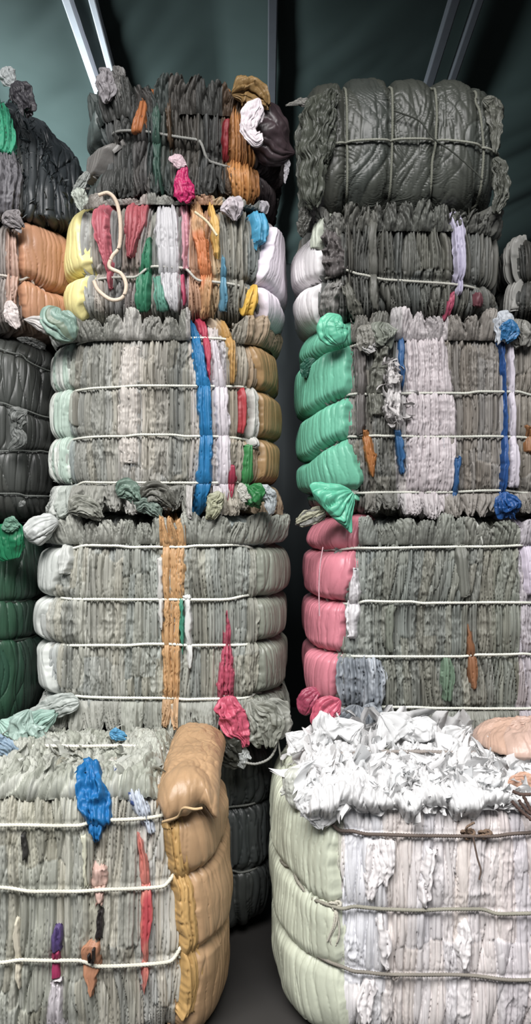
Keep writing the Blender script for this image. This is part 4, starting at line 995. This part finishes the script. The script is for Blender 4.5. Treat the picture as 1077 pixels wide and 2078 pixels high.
b.rag('loose_bunch', [(778, 655, 30), (776, 672, 46), (780, 700, 30)], '#8b9184', thick=0.5, lobes=9, seed=8, amp=0.5)
b.rag('loose_flap', [(752, 680, 10), (748, 698, 28), (762, 706, 14)], '#dcdad8', thick=0.5, lobes=6, seed=9, amp=0.3, label='white scrap')
b.rag('loose_bunch', [(1012, 632, 20), (1022, 650, 40), (1016, 690, 34)], '#cfd6df', thick=0.6, lobes=7, seed=10, amp=0.25, label='pale bag end', lift=0.02)
b.rag('loose_bunch', [(1036, 648, 14), (1034, 668, 30), (1024, 690, 20)], '#2f78b4', thick=0.5, lobes=8, seed=11, amp=0.4, label='blue crumpled film', lift=0.05)
b.rag('loose_bunch', [(1060, 650, 30), (1056, 676, 44), (1060, 700, 30)], '#8e8d86', thick=0.6, lobes=9, seed=12, amp=0.45)
b.rag('loose_bunch', [(1024, 998, 20), (1028, 1022, 44), (1034, 1042, 40)], '#205aa6', thick=0.5, lobes=10, seed=13, amp=0.5, label='blue gathered film', lift=0.03)
b.ruffle('gathered_rim', 712, 1012, 690, 636, seed=1)
b.ruffle('gathered_rim', 740, END, 1000, 1044, seed=2, off=0.03)
for i in range(4): r = b.rope(i, col='#b5b6ac', lift=0.017, r=0.0058)
b.knot(r, 712, 996, 0.014, col='#c2cbbf')

# ================================================================== fourth tier, right stack
b = Bale('dark pleated bale with a white end under the olive bundle', (612, 1032, 430, 646), 4.02, depth=0.9, nL=3.4, nR=4, mt=6, mb=6,
         ropes=[[(640, 562), (700, 553), (900, 566), (1012, 576)]], seed=31, gain=0.78, pin=0.02, pin_end=0.05, group=G)
b.body([(-END, '#75756d'), (690, '#5b5b53'), (745, '#66665d'), (765, '#54564f'), (830, '#5b5e56'), (900, '#606259'), (945, '#5a5b53')], wl=0.017, amp=0.028, crum=0.25, seg=0.6, wander=1.0)
b.patch('end_sheet', [(440, 640, 656), (480, 634, 654), (510, -END, 664), (552, -END, 662), (600, -END, 648), (660, -END, 640)], '#d0cdce', off=0.03, wl=0.035, amp=0.012, radial=0.016, mat=M_SMOOTH, label='white end sheet', edge=0.03, gain=1.3)
b.patch('folded_sheet', [(430, 646, 664), (480, 640, 658), (500, 640, 656)], '#c3cab9', off=0.04, amp=0.008, seed=1, label='pale green white sheet')
b.patch('folded_sheet', [(445, 914, 944), (480, 918, 944), (550, 920, 942), (600, 926, 936)], '#b3aec6', off=0.03, amp=0.012, seed=2, label='pale lavender sheet')
b.patch('folded_sheet', [(590, 916, 922), (615, 908, 926), (640, 908, 924)], '#a9455f', off=0.028, amp=0.008, seed=3, label='dull pink scrap')
b.patch('folded_sheet', [(590, 962, 974), (620, 962, 978)], '#6a3a42', off=0.026, amp=0.01, seed=4, label='maroon scrap')
b.patch('folded_sheet', [(440, 744, 764), (550, 746, 768), (630, 752, 770)], '#5f5f58', off=0.026, amp=0.004, wl=0.04, seed=5)
b.ruffle('gathered_rim', 640, 1026, 468, 420, seed=1, off=0.03, lobe=0.07, wl=0.02, amp=0.022, uneven=0.03, crum=0.03)
b.patch('loose_film', [(465, 662, 688), (510, 658, 700), (552, 664, 706)], '#66605f', off=0.03, amp=0.012, crum=0.06, seed=16, jag=0.014)
b.patch('loose_film', [(568, 672, 702), (600, 652, 690), (640, 638, 672)], '#8c8a86', off=0.03, amp=0.014, crum=0.03, seed=17, jag=0.012)
b.patch('loose_film', [(575, 692, 712), (610, 700, 730), (640, 706, 734)], '#68685f', off=0.026, amp=0.014, crum=0.03, seed=18, jag=0.012)
b.scraps('torn_film_fringe', 120, (630, 1025, 424, 450), 0.06, '#5f6159', seed=3, up=0.4, spread=1.0, col2='#8a8c82', aspect=3.2, lift=0.0)
b.rope(0, col='#a9a99f', lift=0.030, r=0.006)

# ================================================================== olive bundle lying on top of the right stack
b = Bale('glossy dark olive bundle tied with four upright ropes, topmost on its stack', (618, 1030, 112, 432), 4.0, depth=0.8, nL=2.9, nR=3.4, mt=5, mb=6, axis='x',
         ropes=[[(700, 170), (702, 420)], [(795, 170), (790, 420)], [(884, 180), (882, 420)], [(968, 200), (978, 300), (976, 400)]], seed=37, gain=0.52, pin=0.022, pin_end=0.040, group=G)
b.body([(-END, '#575b50'), (700, '#545a4f'), (880, '#575d52'), (980, '#50564b')], wl=0.055, amp=0.012, coarse=0.16, camp=0.014, crum=0.1, seg=0, mat=M_SMOOTH, jit=0.04, wander=0.8, lump=0) if False else None
bo = b.body([(-END, '#5d6155'), (700, '#585e53'), (880, '#5b6156'), (980, '#545a4f')], wl=0.06, amp=0.003, coarse=0.18, camp=0.005, crum=0.0, seg=0, mat=M_SMOOTH, jit=0.03, wander=0.9, radial=0.006)
for k, (x, y0, y1, w) in enumerate([(640, 200, 420, 46), (622, 225, 430, 30), (662, 180, 330, 36)]):
    b.rag('loose_bunch', [(x + 18, y0 - 10, w * .4), (x + 4, y0 + 20, w), (x - 4, (y0 + y1) / 2, w * 1.1), (x - 6, y1 - 20, w * .8), (x - 4, y1, w * .4)], ['#686d60', '#70756a', '#5f6458'][k], thick=0.7, lobes=10, seed=k + 1, amp=0.40, lift=[0.0, -0.12, 0.02][k], label='ragged gathered end')
b.rag('loose_flap', [(628, 208, 16), (606, 208, 12), (580, 214, 4)], '#aaa8a0', thick=0.5, lobes=6, seed=5, amp=0.3, label='pale dangling scrap', lift=-0.1)
b.rag('loose_bunch', [(980, 200, 20), (1000, 215, 26), (1008, 260, 20), (1004, 310, 10)], '#7d7f73', thick=0.6, lobes=8, seed=6, amp=0.45, lift=-0.03, label='torn rim at the far end')
b.rag('loose_bunch', [(1004, 320, 20), (1016, 350, 30), (1018, 395, 26), (1006, 430, 20)], '#6c6f64', thick=0.7, lobes=8, seed=7, amp=0.45, lift=-0.03)
b.rag('loose_bunch', [(618, 420, 20), (616, 450, 22), (612, 480, 8)], '#5f5f58', thick=0.5, lobes=8, seed=8, amp=0.5, lift=-0.05)
for i in range(4): b.rope(i, col='#77796d', lift=0.016, r=0.006)
# the rope along it
qq = np.linspace(b.qmin * 0.9, b.qmax * 0.9, 300)
sy = np.array([float(b.S_of(y)) for y in np.interp(b.surf(np.zeros(300), qq, False)[:, 0] / 4.0 * FPX + 538.5, [600, 640, 700, 800, 880, 970, 1010], [312, 300, 288, 284, 284, 292, 304])])
P = b.surf(sy, qq, False) + np.array([0, -0.014, 0])
V, F = tube(P, 0.0055, 8, 28)
link_mesh('rope', V, F, M_ROPE, b.root, np.broadcast_to(lin('#8d8f83') * 1.0, V.shape))
b.cord('cord', [(800, 225), (850, 245), (878, 280), (920, 310), (965, 350), (978, 365)], 0.004, '#3d403a', lift=0.035, label='dark slanting cord')

# ================================================================== further bales cut off by the picture's edges
b = Bale('black-green mound of film with a bright green tuft, topmost beside the tarpaulin', (-330, 156, 132, 440), 4.1, depth=0.9, nL=3, nR=2.2, mt=2.0, mb=6, split=0.12,
         ropes=[], seed=41, gain=0.70, lump=0.04, group=G)
b.body([(-END, '#4d514f'), (45, '#3f474b'), (100, '#39434a')], wl=0.05, amp=0.012, crum=0.0, seg=0, mat=M_SMOOTH, wander=0.7)
b.patch('loose_film', [(185, -END, 30), (240, -END, 44), (285, -END, 42), (312, -END, 30)], '#3fae85', off=0.03, wl=0.014, amp=0.018, seed=1, label='bright green gathered film', gain=0.8)
b.patch('loose_film', [(305, -END, 36), (350, -END, 48), (400, -END, 46), (440, -END, 40)], '#77757a', off=0.03, wl=0.016, amp=0.022, crum=0.03, seed=2, label='grey stringy film', gain=0.8)
b.rag('loose_bunch', [(6, 138, 16), (14, 155, 30), (26, 172, 14)], '#9aa0a0', thick=0.6, lobes=7, seed=3, amp=0.3, label='pale grey tip', lift=0.0, gain=1.3)
b.rag('loose_bunch', [(30, 165, 20), (40, 190, 40), (50, 225, 34)], '#4c4a50', thick=0.6, lobes=8, seed=4, amp=0.4, lift=0.0)
b.scraps('torn_film_fringe', 130, (30, 148, 150, 440), 0.035, '#3a4448', seed=5, up=0.5, spread=1.2, col2='#5c666a', aspect=3)

b = Bale('peach-ended bale under the black-green mound, above the smooth grey bale', (-330, 118, 436, 664), 4.1, depth=0.9, nL=4, nR=3.2, mt=5, mb=6, ropes=[[(0, 559), (60, 560), (100, 575)]], seed=43, gain=0.90, pin=0.02, pin_end=0.04, group=G)
b.body([(-END, '#948c87'), (30, '#a08a7e'), (60, '#b08a74')], wl=0.02, amp=0.02, crum=0.2)
b.patch('end_sheet', [(445, 50, END), (500, 36, END), (559, 34, END), (610, 40, END), (650, 50, END)], '#c9926f', off=0.03, wl=0.035, amp=0.014, radial=0.02, mat=M_SMOOTH, label='peach end sheet', edge=0.03)
b.patch('folded_sheet', [(470, 14, 34), (559, 10, 40), (645, 8, 30)], '#c6a392', off=0.03, amp=0.016, seed=1, label='dusty pink sheet')
b.rag('loose_flap', [(20, 610, 16), (24, 640, 26), (32, 664, 14)], '#d5c9c5', thick=0.4, lobes=7, seed=1, amp=0.35, label='white film tail', lift=0.03)
b.rag('loose_bunch', [(10, 430, 20), (24, 444, 40), (44, 462, 20)], '#8f898a', thick=0.6, lobes=8, seed=2, amp=0.4, lift=0.04)
b.rope(0, col='#bdb7ad', lift=0.028)

b = Bale('smooth dark grey bale with a torn white patch, above the green bale', (-330, 96, 664, 1062), 4.1, depth=0.9, nL=4, nR=3.0, mt=5, mb=6, ropes=[[(0, 708), (50, 716), (90, 735)], [(0, 816), (25, 824), (90, 840)], [(0, 916), (90, 910)], [(0, 1002), (90, 1003)]], seed=47, gain=0.27, pin=0.01, pin_end=0.02, lump=0.012, group=G)
b.body([(-END, '#7d857f'), (50, '#6c736e'), (70, '#5d6360')], wl=0.06, amp=0.006, coarse=0.2, camp=0.008, crum=0.0, seg=0, mat=M_SMOOTH, jit=0.05)
b.rag('loose_flap', [(56, 832, 10), (40, 845, 34), (30, 870, 20), (38, 890, 26), (18, 912, 10)], '#b9bfb9', thick=0.35, lobes=8, seed=1, amp=0.45, label='torn white film', lift=0.03)
b.rag('loose_flap', [(34, 686, 6), (62, 692, 16), (92, 706, 10)], '#7d807c', thick=0.5, lobes=6, seed=2, amp=0.3, lift=0.03, label='grey film fold')
b.rag('loose_flap', [(38, 1028, 6), (46, 1022, 12), (50, 1016, 4)], '#c3c8c3', thick=0.4, lobes=5, seed=3, amp=0.3, lift=0.02)
for i in range(4): b.rope(i, col='#7a7e79', lift=0.012, r=0.004, gain=0.7)

b = Bale('dark green bale with a glossy green flap, under the smooth grey bale', (-330, 54, 1060, 1502), 4.1, depth=0.9, nL=4, nR=3.0, mt=5, mb=6, ropes=[[(0, 1222), (50, 1225)], [(0, 1303), (50, 1305)]], seed=53, gain=0.55, pin=0.012, pin_end=0.025, lump=0.012, group=G)
b.body([(-END, '#2c6b48'), (30, '#295c42'), (48, '#2a4a3b')], wl=0.06, amp=0.006, coarse=0.2, camp=0.008, crum=0.0, seg=0, mat=M_SMOOTH, jit=0.05)
b.rag('loose_flap', [(10, 1062, 60), (14, 1085, 70), (18, 1115, 62), (24, 1136, 40)], '#1f8f5c', thick=0.25, lobes=8, seed=1, amp=0.3, label='glossy bright green flap', lift=0.03, taper=(0.7, 0.7), mat=M_SMOOTH)
b.rag('loose_flap', [(8, 1058, 20), (22, 1064, 26), (36, 1070, 10)], '#7fb59a', thick=0.4, lobes=7, seed=2, amp=0.4, lift=0.06, label='pale green scrap')
for i in range(2): b.rope(i, col='#39463c', lift=0.014, r=0.005, gain=0.6)

b = Bale('dark pleated bale with two white slivers, behind the green-ended stack', (1040, 1420, 462, 646), 4.3, depth=0.9, nL=4, nR=4, mt=5, mb=6, ropes=[[(1040, 562), (1100, 563)]], seed=59, gain=0.60, group=G)
b.body([(-END, '#55554e'), (1060, '#4c4d47')], wl=0.018, amp=0.026, crum=0.2, du=0.004)
b.patch('folded_sheet', [(478, 1033, 1040), (560, 1030, 1038), (640, 1031, 1042)], '#c3c2bb', off=0.03, amp=0.01, seed=1, label='white sliver')
b.patch('folded_sheet', [(480, 1046, 1052), (560, 1044, 1052), (600, 1038, 1052), (625, 1040, 1048)], '#c9c8c2', off=0.036, amp=0.01, seed=2, label='white sliver')
b.rope(0, col='#8a8a80')

# ================================================================== peach sack end lying on the white bale
b = Bale('peach film sack lying on the top of the white bale', (1000, 1250, 1492, 1557), 3.47, depth=0.5, nL=2.6, nR=3, mt=2.2, mb=2.5, split=0.3, ropes=[], seed=61, gain=0.85, lump=0.03, name='film_sack', cat='sack', group=None)
b.body([(-END, '#cf9f84'), (1060, '#d6a58c')], name='sack_body', wl=0.06, amp=0.002, coarse=0.2, camp=0.003, crum=0.3, seg=0, mat=M_SMOOTH, jit=0.04, vis_top=True)
b.rag('loose_flap', [(1030, 1590, 20), (1058, 1592, 40), (1090, 1602, 36)], '#c79a80', D=3.42, thick=0.5, lobes=7, seed=1, amp=0.3, mat=M_SMOOTH, label='peach flap over the front edge', lift=0.05)
for k, p in enumerate([[(1038, 1626), (1055, 1644), (1078, 1664)], [(1052, 1624), (1066, 1642), (1082, 1656)], [(1060, 1612), (1070, 1632), (1080, 1650)], [(1040, 1606), (1056, 1612), (1080, 1612)]]):
    b.cord('cord', p, 0.006, '#5a4740', D=3.3, lift=0.06, twist=20, label='dark brown rope end', n=30)
